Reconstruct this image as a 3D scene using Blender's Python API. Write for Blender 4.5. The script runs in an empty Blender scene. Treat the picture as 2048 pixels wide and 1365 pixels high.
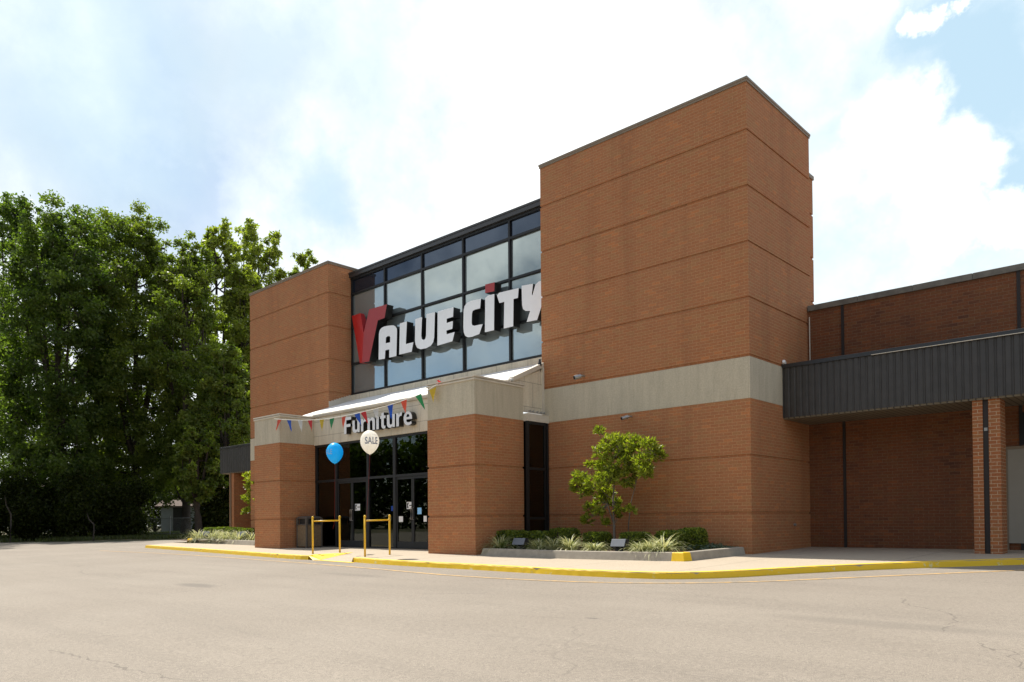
import bpy, bmesh, math, random
import numpy as np
from mathutils import Vector, Matrix
from mathutils.geometry import tessellate_polygon
random.seed(7); rng = np.random.default_rng(11)
S = bpy.context.scene; COL = S.collection
# ------------------------------------------------------------------ camera
F, CX, CY = 1523.2655, 1024., 1023.5655
YAW, PITCH, ROLL = .7493, .0136, -.0086
C0 = Vector((7.115, -14.9366, .7138))
fw = Vector((-math.sin(YAW)*math.cos(PITCH), math.cos(YAW)*math.cos(PITCH), math.sin(PITCH)))
rt = Vector((math.cos(YAW), math.sin(YAW), 0)); up = rt.cross(fw)
r_ = math.cos(ROLL)*rt + math.sin(ROLL)*up; u_ = -math.sin(ROLL)*rt + math.cos(ROLL)*up
cam = bpy.data.cameras.new('camera'); co = bpy.data.objects.new('camera', cam); COL.objects.link(co)
m = Matrix((r_, u_, -fw)).transposed().to_4x4(); m.translation = C0; co.matrix_world = m
cam.sensor_width = 36; cam.lens = F/2048*36; cam.shift_y = (CY-682.5)/2048; cam.clip_end = 2000; cam.clip_start = .1
S.camera = co
def ray(x, y): return fw + r_*((x-CX)/F) - u_*((y-CY)/F)
def at(x, y, X=None, Y=None, Z=None, D=None):          # real point seen in a survey direction, on a known plane
    d = ray(x, y)
    if X is not None: t = (X-C0.x)/d.x
    elif Y is not None: t = (Y-C0.y)/d.y
    elif Z is not None: t = (Z-C0.z)/d.z
    else: t = D
    return C0 + d*t
def gz(Y): return .02*max(-15., min(8., Y))            # fall of the paved ground towards the lot
def gp(x, y, o=0.):
    d = ray(x, y); t = (.02*C0.y+o-C0.z)/(d.z-.02*d.y); return C0 + d*t
# ------------------------------------------------------------------ helpers
def tag(o, label=None, cat=None, group=None, kind=None):
    if label: o['label'] = label
    if cat: o['category'] = cat
    if group: o['group'] = group
    if kind: o['kind'] = kind
    return o
def empty(name, loc, label=None, cat=None, group=None):
    o = bpy.data.objects.new(name, None); o.empty_display_size = .2; COL.objects.link(o); o.location = loc
    return tag(o, label, cat, group)
class MB:
    def __init__(s): s.v = []; s.f = []; s.m = []; s.mi = 0
    def poly(s, pts):
        n = len(s.v); s.v += [tuple(p) for p in pts]; s.f.append(list(range(n, n+len(pts)))); s.m.append(s.mi); return s
    def box(s, x0, x1, y0, y1, z0, z1):
        x0, x1 = min(x0, x1), max(x0, x1); y0, y1 = min(y0, y1), max(y0, y1)
        n = len(s.v)
        s.v += [(x0,y0,z0),(x1,y0,z0),(x1,y1,z0),(x0,y1,z0),(x0,y0,z1),(x1,y0,z1),(x1,y1,z1),(x0,y1,z1)]
        for q in ((0,3,2,1),(4,5,6,7),(0,1,5,4),(1,2,6,5),(2,3,7,6),(3,0,4,7)): s.f.append([n+i for i in q]); s.m.append(s.mi)
        return s
    def rings(s, x0, x1, y0, y1, lv, cap=True):        # closed skin through rectangles at rising levels (z, inset)
        n = len(s.v)
        for z, i in lv: s.v += [(x0+i,y0+i,z),(x1-i,y0+i,z),(x1-i,y1-i,z),(x0+i,y1-i,z)]
        for k in range(len(lv)-1):
            a = n+4*k
            for j in range(4): s.f.append([a+j, a+(j+1)%4, a+4+(j+1)%4, a+4+j]); s.m.append(s.mi)
        if cap:
            s.f.append([n+3,n+2,n+1,n]); a = n+4*(len(lv)-1); s.f.append([a,a+1,a+2,a+3]); s.m += [s.mi]*2
        return s
    def prism(s, pts, off):                             # polygon (list of 3D) extruded by vector, concave allowed
        off = Vector(off); P = [Vector(p) for p in pts]; n = len(s.v); k = len(P)
        s.v += [tuple(p) for p in P] + [tuple(p+off) for p in P]
        tr = tessellate_polygon([P])
        for t in tr: s.f.append([n+i for i in t]); s.f.append([n+k+i for i in reversed(t)]); s.m += [s.mi]*2
        for i in range(k): j = (i+1) % k; s.f.append([n+i,n+j,n+k+j,n+k+i]); s.m.append(s.mi)
        return s
    def tube(s, pts, rad, sides=8, cap=True):
        P = [Vector(p) for p in pts]; R = rad if isinstance(rad, (list, tuple)) else [rad]*len(P); n = len(s.v)
        ref = Vector((0,0,1))
        for i, p in enumerate(P):
            d = (P[min(i+1, len(P)-1)]-P[max(i-1, 0)]).normalized()
            a = d.cross(ref)
            if a.length < .05: a = d.cross(Vector((1,0,0)))
            a.normalize(); b = d.cross(a).normalized()
            for j in range(sides):
                t = 2*math.pi*j/sides; s.v.append(tuple(p+(a*math.cos(t)+b*math.sin(t))*R[i]))
        for i in range(len(P)-1):
            for j in range(sides):
                q = n+i*sides; s.f.append([q+j, q+(j+1)%sides, q+sides+(j+1)%sides, q+sides+j]); s.m.append(s.mi)
        if cap:
            s.f.append([n+j for j in range(sides)]); s.f.append([n+(len(P)-1)*sides+j for j in reversed(range(sides))]); s.m += [s.mi]*2
        return s
    def lathe(s, c, prof, seg=24, sx=1, sy=1):          # prof: (r, z)
        n = len(s.v)
        for rr, z in prof:
            for j in range(seg):
                t = 2*math.pi*j/seg; s.v.append((c[0]+rr*sx*math.cos(t), c[1]+rr*sy*math.sin(t), c[2]+z))
        for i in range(len(prof)-1):
            for j in range(seg):
                a = n+i*seg; s.f.append([a+j, a+(j+1)%seg, a+seg+(j+1)%seg, a+seg+j]); s.m.append(s.mi)
        return s
    def build(s, name, mat, parent=None, smooth=False, bevel=0, fix=True):
        me = bpy.data.meshes.new(name); me.from_pydata(s.v, [], s.f)
        mats = mat if isinstance(mat, (list, tuple)) else [mat]
        for q in mats: me.materials.append(q)
        me.polygons.foreach_set('material_index', s.m)
        if fix:
            bm = bmesh.new(); bm.from_mesh(me); bmesh.ops.recalc_face_normals(bm, faces=bm.faces); bm.to_mesh(me); bm.free()
        uv = me.uv_layers.new(name='UVMap')
        for p in me.polygons:
            nx, ny, nz = (abs(c) for c in p.normal)
            for li in p.loop_indices:
                v = me.vertices[me.loops[li].vertex_index].co
                if nz > .7: q = (v.x, v.y)
                elif nx > ny: q = (v.y, v.z)
                else: q = (v.x, v.z)
                uv.data[li].uv = q
        if smooth: me.polygons.foreach_set('use_smooth', [True]*len(me.polygons))
        o = bpy.data.objects.new(name, me); COL.objects.link(o)
        if parent is not None:
            o.parent = parent; o.matrix_parent_inverse = Matrix.Identity(4)
            w = Vector((0,0,0)); q = parent
            while q: w += q.location; q = q.parent
            if w.length > 0: me.transform(Matrix.Translation(-w))
        if bevel:
            b = o.modifiers.new('bevel', 'BEVEL'); b.width = bevel; b.segments = 2; b.limit_method = 'ANGLE'; b.angle_limit = .6
        return o
def topo(o, loc):                                       # origin of a single-mesh thing at its base
    loc = Vector(loc); o.data.transform(Matrix.Translation(-loc)); o.location = loc; return o
def big_mesh(name, V, Fq, mat, parent=None, attr=None):  # numpy mesh of quads
    me = bpy.data.meshes.new(name); n = len(Fq)
    if parent is not None:
        w = Vector((0,0,0)); q = parent
        while q: w += q.location; q = q.parent
        V = V - np.array(w)
    me.vertices.add(len(V)); me.vertices.foreach_set('co', V.astype(np.float32).ravel())
    me.loops.add(n*4); me.loops.foreach_set('vertex_index', Fq.astype(np.int32).ravel())
    me.polygons.add(n); me.polygons.foreach_set('loop_start', np.arange(0, n*4, 4, dtype=np.int32))
    try: me.polygons.foreach_set('loop_total', np.full(n, 4, dtype=np.int32))
    except Exception: pass
    me.update(calc_edges=True)
    if attr is not None:
        a = me.attributes.new('tone', 'FLOAT', 'FACE'); a.data.foreach_set('value', attr.astype(np.float32))
    me.materials.append(mat); o = bpy.data.objects.new(name, me); COL.objects.link(o)
    if parent is not None: o.parent = parent
    return o
# ------------------------------------------------------------------ materials
def mat(name):
    M = bpy.data.materials.new(name); M.use_nodes = True; nt = M.node_tree
    return M, nt, nt.nodes['Principled BSDF']
def N(nt, typ, **k):
    n = nt.nodes.new('ShaderNode'+typ)
    for a, b in k.items():
        if a in n.inputs: n.inputs[a].default_value = b
        else: setattr(n, a, b)
    return n
def L(nt, a, b): nt.links.new(a, b)
def rgb(c): return (c[0], c[1], c[2], 1)
def mix(nt, fac, a, b, blend='MIX'):
    n = nt.nodes.new('ShaderNodeMix'); n.data_type = 'RGBA'; n.blend_type = blend
    for s, v in ((0, fac), (6, a), (7, b)):
        if hasattr(v, 'is_linked') or hasattr(v, 'links'): L(nt, v, n.inputs[s])
        else: n.inputs[s].default_value = v if s == 0 else rgb(v)
    return n.outputs[2]
def ramp(nt, src, stops):
    n = nt.nodes.new('ShaderNodeValToRGB'); e = n.color_ramp.elements
    while len(e) < len(stops): e.new(.5)
    for q, (p, c) in zip(e, stops): q.position = p; q.color = rgb(c) if isinstance(c, (tuple, list)) else (c, c, c, 1)
    L(nt, src, n.inputs[0]); return n.outputs[0]
def mth(nt, op, a, b=None, c=None, clamp=False):
    n = nt.nodes.new('ShaderNodeMath'); n.operation = op; n.use_clamp = clamp
    for i, v in enumerate((a, b, c)):
        if v is None: continue
        if isinstance(v, (int, float)): n.inputs[i].default_value = v
        else: L(nt, v, n.inputs[i])
    return n.outputs[0]
def noise(nt, vec, scale, detail=4, rough=.55, out=0, **k):
    n = N(nt, 'TexNoise', Scale=scale, Detail=detail, Roughness=rough, **k)
    if vec is not None: L(nt, vec, n.inputs['Vector'])
    return n.outputs[out]
def bump(nt, b, h, strength, dist=.01):
    n = N(nt, 'Bump', Strength=strength, Distance=dist); L(nt, h, n.inputs['Height']); L(nt, n.outputs[0], b.inputs['Normal'])
def simple(name, c, rough=.6, metal=0, var=.12, scale=6, bmp=0, spec=.5):
    M, nt, b = mat(name); tc = N(nt, 'TexCoord').outputs['Object']
    f = noise(nt, tc, scale)
    L(nt, mix(nt, f, [q*(1-var*1.6) for q in c], [min(1, q*(1+var*1.2)) for q in c]), b.inputs['Base Color'])
    b.inputs['Roughness'].default_value = rough; b.inputs['Metallic'].default_value = metal
    b.inputs['Specular IOR Level'].default_value = spec
    if bmp: bump(nt, b, noise(nt, tc, scale*12), bmp)
    return M
def brick(name, c1, c2, mortar, patch, dark, bw=.2032, rh=.0677, darkamt=.35, msize=.0055, odd=None):
    M, nt, b = mat(name); uv = N(nt, 'UVMap', uv_map='UVMap').outputs[0]
    bt = N(nt, 'TexBrick', offset=.5, Scale=1.)
    L(nt, uv, bt.inputs['Vector'])
    bt.inputs['Brick Width'].default_value = bw; bt.inputs['Row Height'].default_value = rh
    bt.inputs['Mortar Size'].default_value = msize; bt.inputs['Mortar Smooth'].default_value = .3; bt.inputs['Bias'].default_value = -.1
    bt.inputs['Color1'].default_value = rgb(c1); bt.inputs['Color2'].default_value = rgb(c2); bt.inputs['Mortar'].default_value = rgb(mortar)
    tc = N(nt, 'TexCoord').outputs['Object']
    col = bt.outputs['Color']
    # second brick pattern aligned to the same bond picks odd dark bricks, gathered in patches
    b2 = N(nt, 'TexBrick', offset=.5, Scale=1.); L(nt, uv, b2.inputs['Vector'])
    b2.inputs['Brick Width'].default_value = bw; b2.inputs['Row Height'].default_value = rh
    b2.inputs['Mortar Size'].default_value = 0; b2.inputs['Bias'].default_value = 0
    b2.inputs['Color1'].default_value = (0,0,0,1); b2.inputs['Color2'].default_value = (1,1,1,1); b2.inputs['Mortar'].default_value = (0,0,0,1)
    sp = ramp(nt, noise(nt, tc, .7, 3), [(.42, 0.), (.68, 1.)])
    pick = mth(nt, 'MULTIPLY', ramp(nt, b2.outputs['Color'], [(.50, 0.), (.98, 1.)]), mth(nt, 'MULTIPLY_ADD', sp, darkamt, darkamt*.35))
    notm = mth(nt, 'SUBTRACT', 1., bt.outputs['Fac'])
    col = mix(nt, mth(nt, 'MULTIPLY', pick, notm), col, odd or dark)
    col = mix(nt, mth(nt, 'MULTIPLY', mth(nt, 'MULTIPLY', ramp(nt, b2.outputs['Color'], [(.10, 1.), (.30, 0.)]), notm), .45), col, [q*w for q, w in zip(c2, (.92, 1.25, 1.25))])
    col = mix(nt, mth(nt, 'MULTIPLY', mth(nt, 'MULTIPLY', ramp(nt, b2.outputs['Color'], [(.42, 0.), (.48, 1.), (.53, 0.)]), notm), .6), col, [q*w for q, w in zip(c2, (1.25, 1.12, .9))])
    # soft weathering
    w = ramp(nt, noise(nt, tc, .33, 5, .6), [(.35, 0.), (.75, 1.)])
    col = mix(nt, mth(nt, 'MULTIPLY', w, .3), col, patch)
    mp = N(nt, 'Mapping'); mp.inputs['Scale'].default_value = (1.3, 1.3, .12); L(nt, tc, mp.inputs[0])
    st = ramp(nt, noise(nt, mp.outputs[0], 1.4, 5, .6), [(.5, 0.), (.8, 1.)])
    col = mix(nt, mth(nt, 'MULTIPLY', st, .30), col, dark)
    g = noise(nt, tc, 30, 3); col = mix(nt, .16, col, ramp(nt, g, [(.3, .02), (.7, .9)]), 'OVERLAY')
    L(nt, col, b.inputs['Base Color']); b.inputs['Roughness'].default_value = .88; b.inputs['Specular IOR Level'].default_value = .25
    bump(nt, b, mth(nt, 'SUBTRACT', mth(nt, 'MULTIPLY', g, .25), bt.outputs['Fac']), .5, .006)
    return M
M = {}
M['brick'] = brick('orange_brick', (.350,.132,.054), (.43,.178,.076), (.45,.255,.13), (.45,.22,.11), (.15,.065,.038), darkamt=.26)
M['brick_wing'] = brick('mottled_brick', (.168,.057,.025), (.215,.080,.034), (.185,.115,.068), (.17,.065,.03), (.045,.022,.02), darkamt=.62, odd=(.062,.030,.024), msize=.0055)
M['brick_column'] = brick('column_brick', (.29,.095,.036), (.37,.14,.055), (.46,.32,.20), (.36,.15,.07), (.14,.06,.035), msize=.007)
def stone(name, c, joints=None, off=.5, ms=.008, jf=.55):
    M_, nt, b = mat(name); tc = N(nt, 'TexCoord').outputs['Object']
    mp = N(nt, 'Mapping'); mp.inputs['Scale'].default_value = (2.2, 2.2, .45); L(nt, tc, mp.inputs[0])
    n1 = noise(nt, mp.outputs[0], 2.2, 6, .62); n2 = noise(nt, tc, 38, 3)
    col = mix(nt, ramp(nt, n1, [(.3, 0.), (.72, 1.)]), [q*.86 for q in c], [q*1.1 for q in c])
    mp2 = N(nt, 'Mapping'); mp2.inputs['Scale'].default_value = (7, 7, .5); L(nt, tc, mp2.inputs[0])
    col = mix(nt, mth(nt, 'MULTIPLY', ramp(nt, noise(nt, mp2.outputs[0], 1.5, 4), [(.55, 0.), (.8, 1.)]), .35), col, (.20,.17,.12))
    if joints:
        uv = N(nt, 'UVMap', uv_map='UVMap').outputs[0]
        mp3 = N(nt, 'Mapping'); mp3.inputs['Location'].default_value = (joints[2], joints[3], 0); L(nt, uv, mp3.inputs[0])
        bt = N(nt, 'TexBrick', offset=off, Scale=1.); L(nt, mp3.outputs[0], bt.inputs['Vector']); bt.inputs['Color1'].default_value = (0,0,0,1); bt.inputs['Color2'].default_value = (1,1,1,1)
        col = mix(nt, mth(nt, 'MULTIPLY', bt.outputs['Color'], .28), col, [q*.78 for q in c])
        bt.inputs['Brick Width'].default_value = joints[0]; bt.inputs['Row Height'].default_value = joints[1]
        bt.inputs['Mortar Size'].default_value = ms; bt.inputs['Mortar Smooth'].default_value = .2
        col = mix(nt, mth(nt, 'MULTIPLY', bt.outputs['Fac'], jf), col, (.12,.10,.07))
    col = mix(nt, .12, col, ramp(nt, n2, [(.3, 0.), (.7, 1.)]), 'OVERLAY')
    L(nt, col, b.inputs['Base Color']); b.inputs['Roughness'].default_value = .85; bump(nt, b, n2, .15, .004); return M_
M['stone'] = stone('limestone', (.53,.465,.345), (2.83, .873, .03, .2446), .0, .004, .35)
M['stone_pale'] = stone('pale_stone_tile', (.66,.59,.46), (1.25, .46, .3, .17))
M['stone_end'] = stone('pale_stone_slab', (.66,.58,.44), (.62, .62, .1, .1))
M['coping'] = simple('coping_metal', (.22,.165,.11), .55, 0, .2, 2)
M['coping_white'] = simple('painted_coping', (.62,.56,.46), .5, 0, .15, 4)
M['coping_stone'] = simple('weathered_coping', (.17,.155,.13), .8, 0, .45, 5, .2)
M['dark_metal'] = simple('bronze_metal', (.030,.030,.030), .4, 0, .15, 3)
M['frame'] = simple('black_frame', (.007,.008,.009), .6, 0, .1, 3)
M['canopy'] = simple('brown_corrugated_metal', (.046,.042,.038), .5, 0, .3, 5)
M['strip'] = simple('dark_joint', (.02,.014,.012), .7)
M['soffit'] = None
def soffit():
    M_, nt, b = mat('soffit_boards'); uv = N(nt, 'UVMap', uv_map='UVMap').outputs[0]
    w = N(nt, 'TexWave', Scale=2.6, Distortion=0.); w.bands_direction = 'X'; L(nt, uv, w.inputs[0])
    L(nt, ramp(nt, w.outputs[0], [(.04, (.05,.04,.03)), (.16, (.20,.17,.12))]), b.inputs['Base Color']); b.inputs['Roughness'].default_value = .6
    return M_
M['soffit'] = soffit()
M['roof'] = simple('white_roofing', (.78,.77,.74), .6, 0, .06, 1.5)
M['yellow'] = None
def painted_yellow(name, c, chip):
    M_, nt, b = mat(name); tc = N(nt, 'TexCoord').outputs['Object']
    n = noise(nt, tc, 7, 6, .65); n2 = noise(nt, tc, 2, 3)
    col = mix(nt, n2, [q*.88 for q in c], c)
    col = mix(nt, ramp(nt, n, [(.61-chip, 0.), (.65-chip, 1.)]), col, (.70,.60,.26))
    col = mix(nt, ramp(nt, noise(nt, tc, 19, 5, .7), [(.66, 0.), (.72, 1.)]), col, (.20,.15,.07))
    L(nt, col, b.inputs['Base Color']); b.inputs['Roughness'].default_value = .55; bump(nt, b, n, .3, .008); return M_
M['yellow'] = painted_yellow('yellow_kerb_paint', (.88,.56,.008), .0)
M['yellow_rail'] = simple('yellow_rail_paint', (.78,.47,.02), .35, 0, .08, 9)
M['white_letter'] = simple('letter_face', (.78,.79,.80), .4, 0, .04, 4)
M['letter_side'] = simple('letter_return', (.012,.012,.012), .3)
M['red'] = simple('red_letter_face', (.33,.018,.018), .4, 0, .1, 3)
M['red_less_sky'] = simple('red_letter_face_less_sky', (.42,.006,.006), .4, 0, .1, 3)  # same red paint, deepened in colour where the facet reflects less sky
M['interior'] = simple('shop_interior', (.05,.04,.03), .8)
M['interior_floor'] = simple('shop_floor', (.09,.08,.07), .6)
M['paper'] = simple('paper', (.75,.75,.75), .7, 0, .03)
M['ink'] = simple('black_ink', (.02,.02,.02), .6)
M['grey_text'] = simple('grey_print', (.22,.25,.32), .6, 0, .02)
M['blue_pale'] = simple('pale_blue_print', (.25,.55,.9), .6, 0, .02)
M['blind'] = simple('grey_blind', (.70,.76,.66), .7, 0, .04)
M['steel'] = simple('brushed_steel', (.45,.45,.43), .3, .8, .1)
M['galv'] = simple('galvanised_steel', (.30,.30,.28), .5, .5, .2)
M['bark'] = simple('bark', (.055,.042,.030), .95, 0, .4, 6, .6)
M['bark_pale'] = simple('pale_bark', (.16,.13,.10), .9, 0, .3, 10, .4)
M['concrete'] = simple('planter_concrete', (.34,.30,.24), .9, 0, .22, 7, .4)
M['mulch'] = simple('bark_mulch', (.10,.055,.035), .95, 0, .6, 22, .8)
M['door'] = simple('beige_steel_door', (.30,.275,.23), .6, 0, .05)
M['lamp_body'] = simple('dark_lamp_body', (.03,.03,.035), .5)
M['lamp_lens'] = simple('lamp_glass', (.13,.14,.16), .35)
M['bin_frame'] = simple('bin_brown_frame', (.085,.072,.06), .5)
M['bird'] = simple('bird_plumage', (.01,.01,.012), .5)
M['string'] = simple('red_string', (.35,.02,.02), .6)
M['string_white'] = simple('white_string', (.75,.74,.70), .6)
def aggregate():
    M_, nt, b = mat('bin_aggregate'); tc = N(nt, 'TexCoord').outputs['Object']
    v = N(nt, 'TexVoronoi', Scale=60.); L(nt, tc, v.inputs['Vector'])
    L(nt, mix(nt, v.outputs['Color'], (.10,.065,.035), (.26,.18,.10)), b.inputs['Base Color']); b.inputs['Roughness'].default_value = .8
    bump(nt, b, v.outputs[0], .5, .004); return M_
M['aggregate'] = aggregate()
def glassy(name, base, refl, rough=.02, tint=(1,1,1), transp=0., gcol=None, wav=.0):
    M_ = bpy.data.materials.new(name); M_.use_nodes = True; nt = M_.node_tree; nt.nodes.clear()
    out = N(nt, 'OutputMaterial'); g = N(nt, 'BsdfGlossy'); g.inputs['Roughness'].default_value = rough; g.inputs['Color'].default_value = rgb(tint)
    if transp > 0: d = N(nt, 'BsdfTransparent'); d.inputs[0].default_value = rgb((transp,)*3)
    else: d = N(nt, 'BsdfDiffuse'); d.inputs[0].default_value = rgb(base)
    fr = N(nt, 'Fresnel', IOR=1.5)
    mx = N(nt, 'MixShader'); L(nt, mth(nt, 'MULTIPLY_ADD', fr.outputs[0], 1-refl, refl, True), mx.inputs[0])
    L(nt, d.outputs[0], mx.inputs[1]); L(nt, g.outputs[0], mx.inputs[2]); L(nt, mx.outputs[0], out.inputs[0])
    if wav:
        tc = N(nt, 'TexCoord').outputs['Object']; bp = N(nt, 'Bump', Strength=wav, Distance=.02); L(nt, noise(nt, tc, .9, 2), bp.inputs['Height']); L(nt, bp.outputs[0], g.inputs['Normal'])
    return M_
M['pane'] = glassy('coated_glass', (.17,.20,.205), .30, .02, (.70,.82,.84), wav=.06)
M['pane_dark'] = glassy('dark_spandrel_glass', (.012,.016,.026), .05, .03, (.5,.65,.9), wav=.05)
M['entry_glass'] = glassy('entrance_glass', (0,0,0), .02, .01, (.8,.85,.8), .45)
def leafmat(name, c1, c2, trans=.35, tcol=None, rough=.5, spec=.4):
    M_ = bpy.data.materials.new(name); M_.use_nodes = True; nt = M_.node_tree; b = nt.nodes['Principled BSDF']; out = nt.nodes['Material Output']
    at_ = N(nt, 'Attribute', attribute_name='tone')
    col = mix(nt, at_.outputs['Fac'], c1, c2)
    L(nt, col, b.inputs['Base Color']); b.inputs['Roughness'].default_value = rough; b.inputs['Specular IOR Level'].default_value = spec
    t = N(nt, 'BsdfTranslucent'); L(nt, mix(nt, 1., col, tcol or (1.6,1.9,.6), 'MULTIPLY'), t.inputs[0])
    ms = N(nt, 'MixShader'); ms.inputs[0].default_value = trans
    L(nt, b.outputs[0], ms.inputs[1]); L(nt, t.outputs[0], ms.inputs[2]); L(nt, ms.outputs[0], out.inputs[0]); return M_
M['leaf_dark'] = leafmat('maple_leaves', (.040,.072,.013), (.145,.185,.036), .5)
M['leaf_mid'] = leafmat('mid_green_leaves', (.056,.088,.013), (.200,.228,.042), .5)
M['leaf_yellow'] = leafmat('yellow_green_leaves', (.110,.140,.020), (.32,.34,.07), .45)
M['leaf_shrub'] = leafmat('shrub_leaves', (.014,.021,.004), (.045,.056,.009), .35, spec=.15)
M['leaf_magnolia'] = leafmat('glossy_narrow_leaves', (.095,.130,.014), (.36,.37,.05), .42, rough=.45, spec=.3)
M['leaf_box'] = leafmat('boxwood_leaves', (.030,.062,.007), (.29,.33,.036), .30)
M['leaf_lily'] = leafmat('striped_grass_blades', (.12,.17,.035), (.74,.72,.44), .35, (1.1,1.1,.8))
M['leaf_cover'] = leafmat('ground_cover_leaves', (.03,.06,.03), (.22,.28,.20), .2)
M['grass'] = leafmat('lawn_grass', (.035,.050,.010), (.09,.10,.03), .3)
def flagmat(n, c, tr=.52):
    M_ = bpy.data.materials.new(n); M_.use_nodes = True; nt = M_.node_tree; b = nt.nodes['Principled BSDF']; out = nt.nodes['Material Output']
    b.inputs['Base Color'].default_value = rgb(c); b.inputs['Roughness'].default_value = .35
    nn = noise(nt, N(nt, 'TexCoord').outputs['Object'], 25, 2); bump(nt, b, nn, .3, .01)
    t = N(nt, 'BsdfTranslucent'); t.inputs[0].default_value = rgb(c); ms = N(nt, 'MixShader'); ms.inputs[0].default_value = tr
    L(nt, b.outputs[0], ms.inputs[1]); L(nt, t.outputs[0], ms.inputs[2]); L(nt, ms.outputs[0], out.inputs[0]); return M_
FL = {'orange': flagmat('orange_plastic', (.80,.10,.04)), 'blue': flagmat('blue_plastic', (.01,.09,.55)), 'white': flagmat('white_plastic', (.72,.72,.70)),
      'red': flagmat('red_plastic', (.66,.015,.015)), 'yellow': flagmat('yellow_plastic', (.72,.50,.01)), 'green': flagmat('green_plastic', (.02,.28,.08))}
M['balloon_blue'] = flagmat('blue_latex', (.02,.62,1.0), .55); M['balloon_white'] = flagmat('cream_latex', (.98,.96,.90), .65)
def asphalt():
    M_, nt, b = mat('worn_asphalt'); tc = N(nt, 'TexCoord').outputs['Object']
    fine = noise(nt, tc, 170, 2, .6); mid = noise(nt, tc, 28, 4, .6); big = noise(nt, tc, .35, 5, .6)
    mp = N(nt, 'Mapping'); mp.inputs['Scale'].default_value = (.18, 1.6, 1); mp.inputs['Rotation'].default_value = (0,0,.05); L(nt, tc, mp.inputs[0])
    streak = noise(nt, mp.outputs[0], 1.1, 5, .6)
    col = mix(nt, ramp(nt, big, [(.3, 0.), (.7, 1.)]), (.212,.180,.145), (.250,.215,.175))
    col = mix(nt, mth(nt, 'MULTIPLY', ramp(nt, streak, [(.45, 0.), (.75, 1.)]), .45), col, (.180,.154,.126))
    col = mix(nt, .55, col, ramp(nt, fine, [(.32, .12), (.68, .88)]), 'OVERLAY')
    col = mix(nt, .16, col, ramp(nt, mid, [(.32, .1), (.68, .9)]), 'OVERLAY')
    # dark pebbles
    v = N(nt, 'TexVoronoi', Scale=26.); L(nt, tc, v.inputs['Vector'])
    sel = mth(nt, 'MULTIPLY', ramp(nt, v.outputs['Distance'], [(.08, 1.), (.16, 0.)]), ramp(nt, N_sep(nt, v.outputs['Color']), [(.9, 0.), (.92, 1.)]))
    col = mix(nt, mth(nt, 'MULTIPLY', sel, .8), col, (.03,.028,.025))
    # cracks: thin cell edges of a warped voronoi, only in some areas
    wv = nt.nodes.new('ShaderNodeVectorMath'); wv.operation = 'MULTIPLY_ADD'
    L(nt, noise(nt, tc, .9, 4, out=1), wv.inputs[0]); wv.inputs[1].default_value = (1.2,1.2,0); L(nt, tc, wv.inputs[2])
    vc = N(nt, 'TexVoronoi', Scale=.22); vc.feature = 'DISTANCE_TO_EDGE'; L(nt, wv.outputs[0], vc.inputs['Vector'])
    ck = mth(nt, 'MULTIPLY', ramp(nt, vc.outputs['Distance'], [(.0012, 1.), (.004, 0.)]), ramp(nt, noise(nt, tc, .25, 3), [(.50, 0.), (.64, 1.)]))
    col = mix(nt, mth(nt, 'MULTIPLY', ck, .40), col, (.05,.045,.04))
    for (p, q, wd) in CRACKS:                          # a few long hairline cracks
        ax, ay = p; dx, dy = q[0]-p[0], q[1]-p[1]; ln_ = math.hypot(dx, dy); dx /= ln_; dy /= ln_
        sp_ = nt.nodes.new('ShaderNodeSeparateXYZ'); L(nt, wv.outputs[0], sp_.inputs[0])
        X_ = mth(nt, 'SUBTRACT', sp_.outputs[0], ax+.6); Y_ = mth(nt, 'SUBTRACT', sp_.outputs[1], ay+.6)
        al = mth(nt, 'ADD', mth(nt, 'MULTIPLY', X_, dx), mth(nt, 'MULTIPLY', Y_, dy)); ac = mth(nt, 'ABSOLUTE', mth(nt, 'SUBTRACT', mth(nt, 'MULTIPLY', X_, dy), mth(nt, 'MULTIPLY', Y_, dx)))
        on = mth(nt, 'MULTIPLY', mth(nt, 'MULTIPLY', mth(nt, 'GREATER_THAN', al, 0.), mth(nt, 'LESS_THAN', al, ln_)), mth(nt, 'LESS_THAN', ac, wd))
        col = mix(nt, mth(nt, 'MULTIPLY', on, .42), col, (.055,.047,.04))
    # oil stains
    for c, rx, ry, a in STAINS:
        mpp = N(nt, 'Mapping'); mpp.vector_type = 'TEXTURE'; mpp.inputs['Location'].default_value = c; mpp.inputs['Scale'].default_value = (rx, ry, 50)
        L(nt, tc, mpp.inputs[0]); g = N(nt, 'TexGradient'); g.gradient_type = 'SPHERICAL'; L(nt, mpp.outputs[0], g.inputs[0])
        col = mix(nt, mth(nt, 'MULTIPLY', ramp(nt, mth(nt, 'MULTIPLY', g.outputs[0], mth(nt, 'ADD', mid, .5)), [(.1, 0.), (.6, 1.)]), a), col, (.09,.08,.07))
    L(nt, col, b.inputs['Base Color']); b.inputs['Roughness'].default_value = .85; b.inputs['Specular IOR Level'].default_value = .3
    bump(nt, b, mth(nt, 'ADD', fine, mid), .35, .004); return M_
def N_sep(nt, c):
    s = N(nt, 'SeparateColor'); L(nt, c, s.inputs[0]); return s.outputs[0]
CRACKS = [((gp(150,1300,-.1).x, gp(150,1300,-.1).y), (gp(420,1400,-.1).x, gp(420,1400,-.1).y), .009), ((gp(1810,1196,-.1).x, gp(1810,1196,-.1).y), (gp(1890,1262,-.1).x, gp(1890,1262,-.1).y), .012), ((gp(840,1190,-.1).x, gp(840,1190,-.1).y), (gp(1000,1186,-.1).x, gp(1000,1186,-.1).y), .02), ((gp(1960,1290,-.1).x, gp(1960,1290,-.1).y), (gp(2040,1335,-.1).x, gp(2040,1335,-.1).y), .008)]
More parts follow.
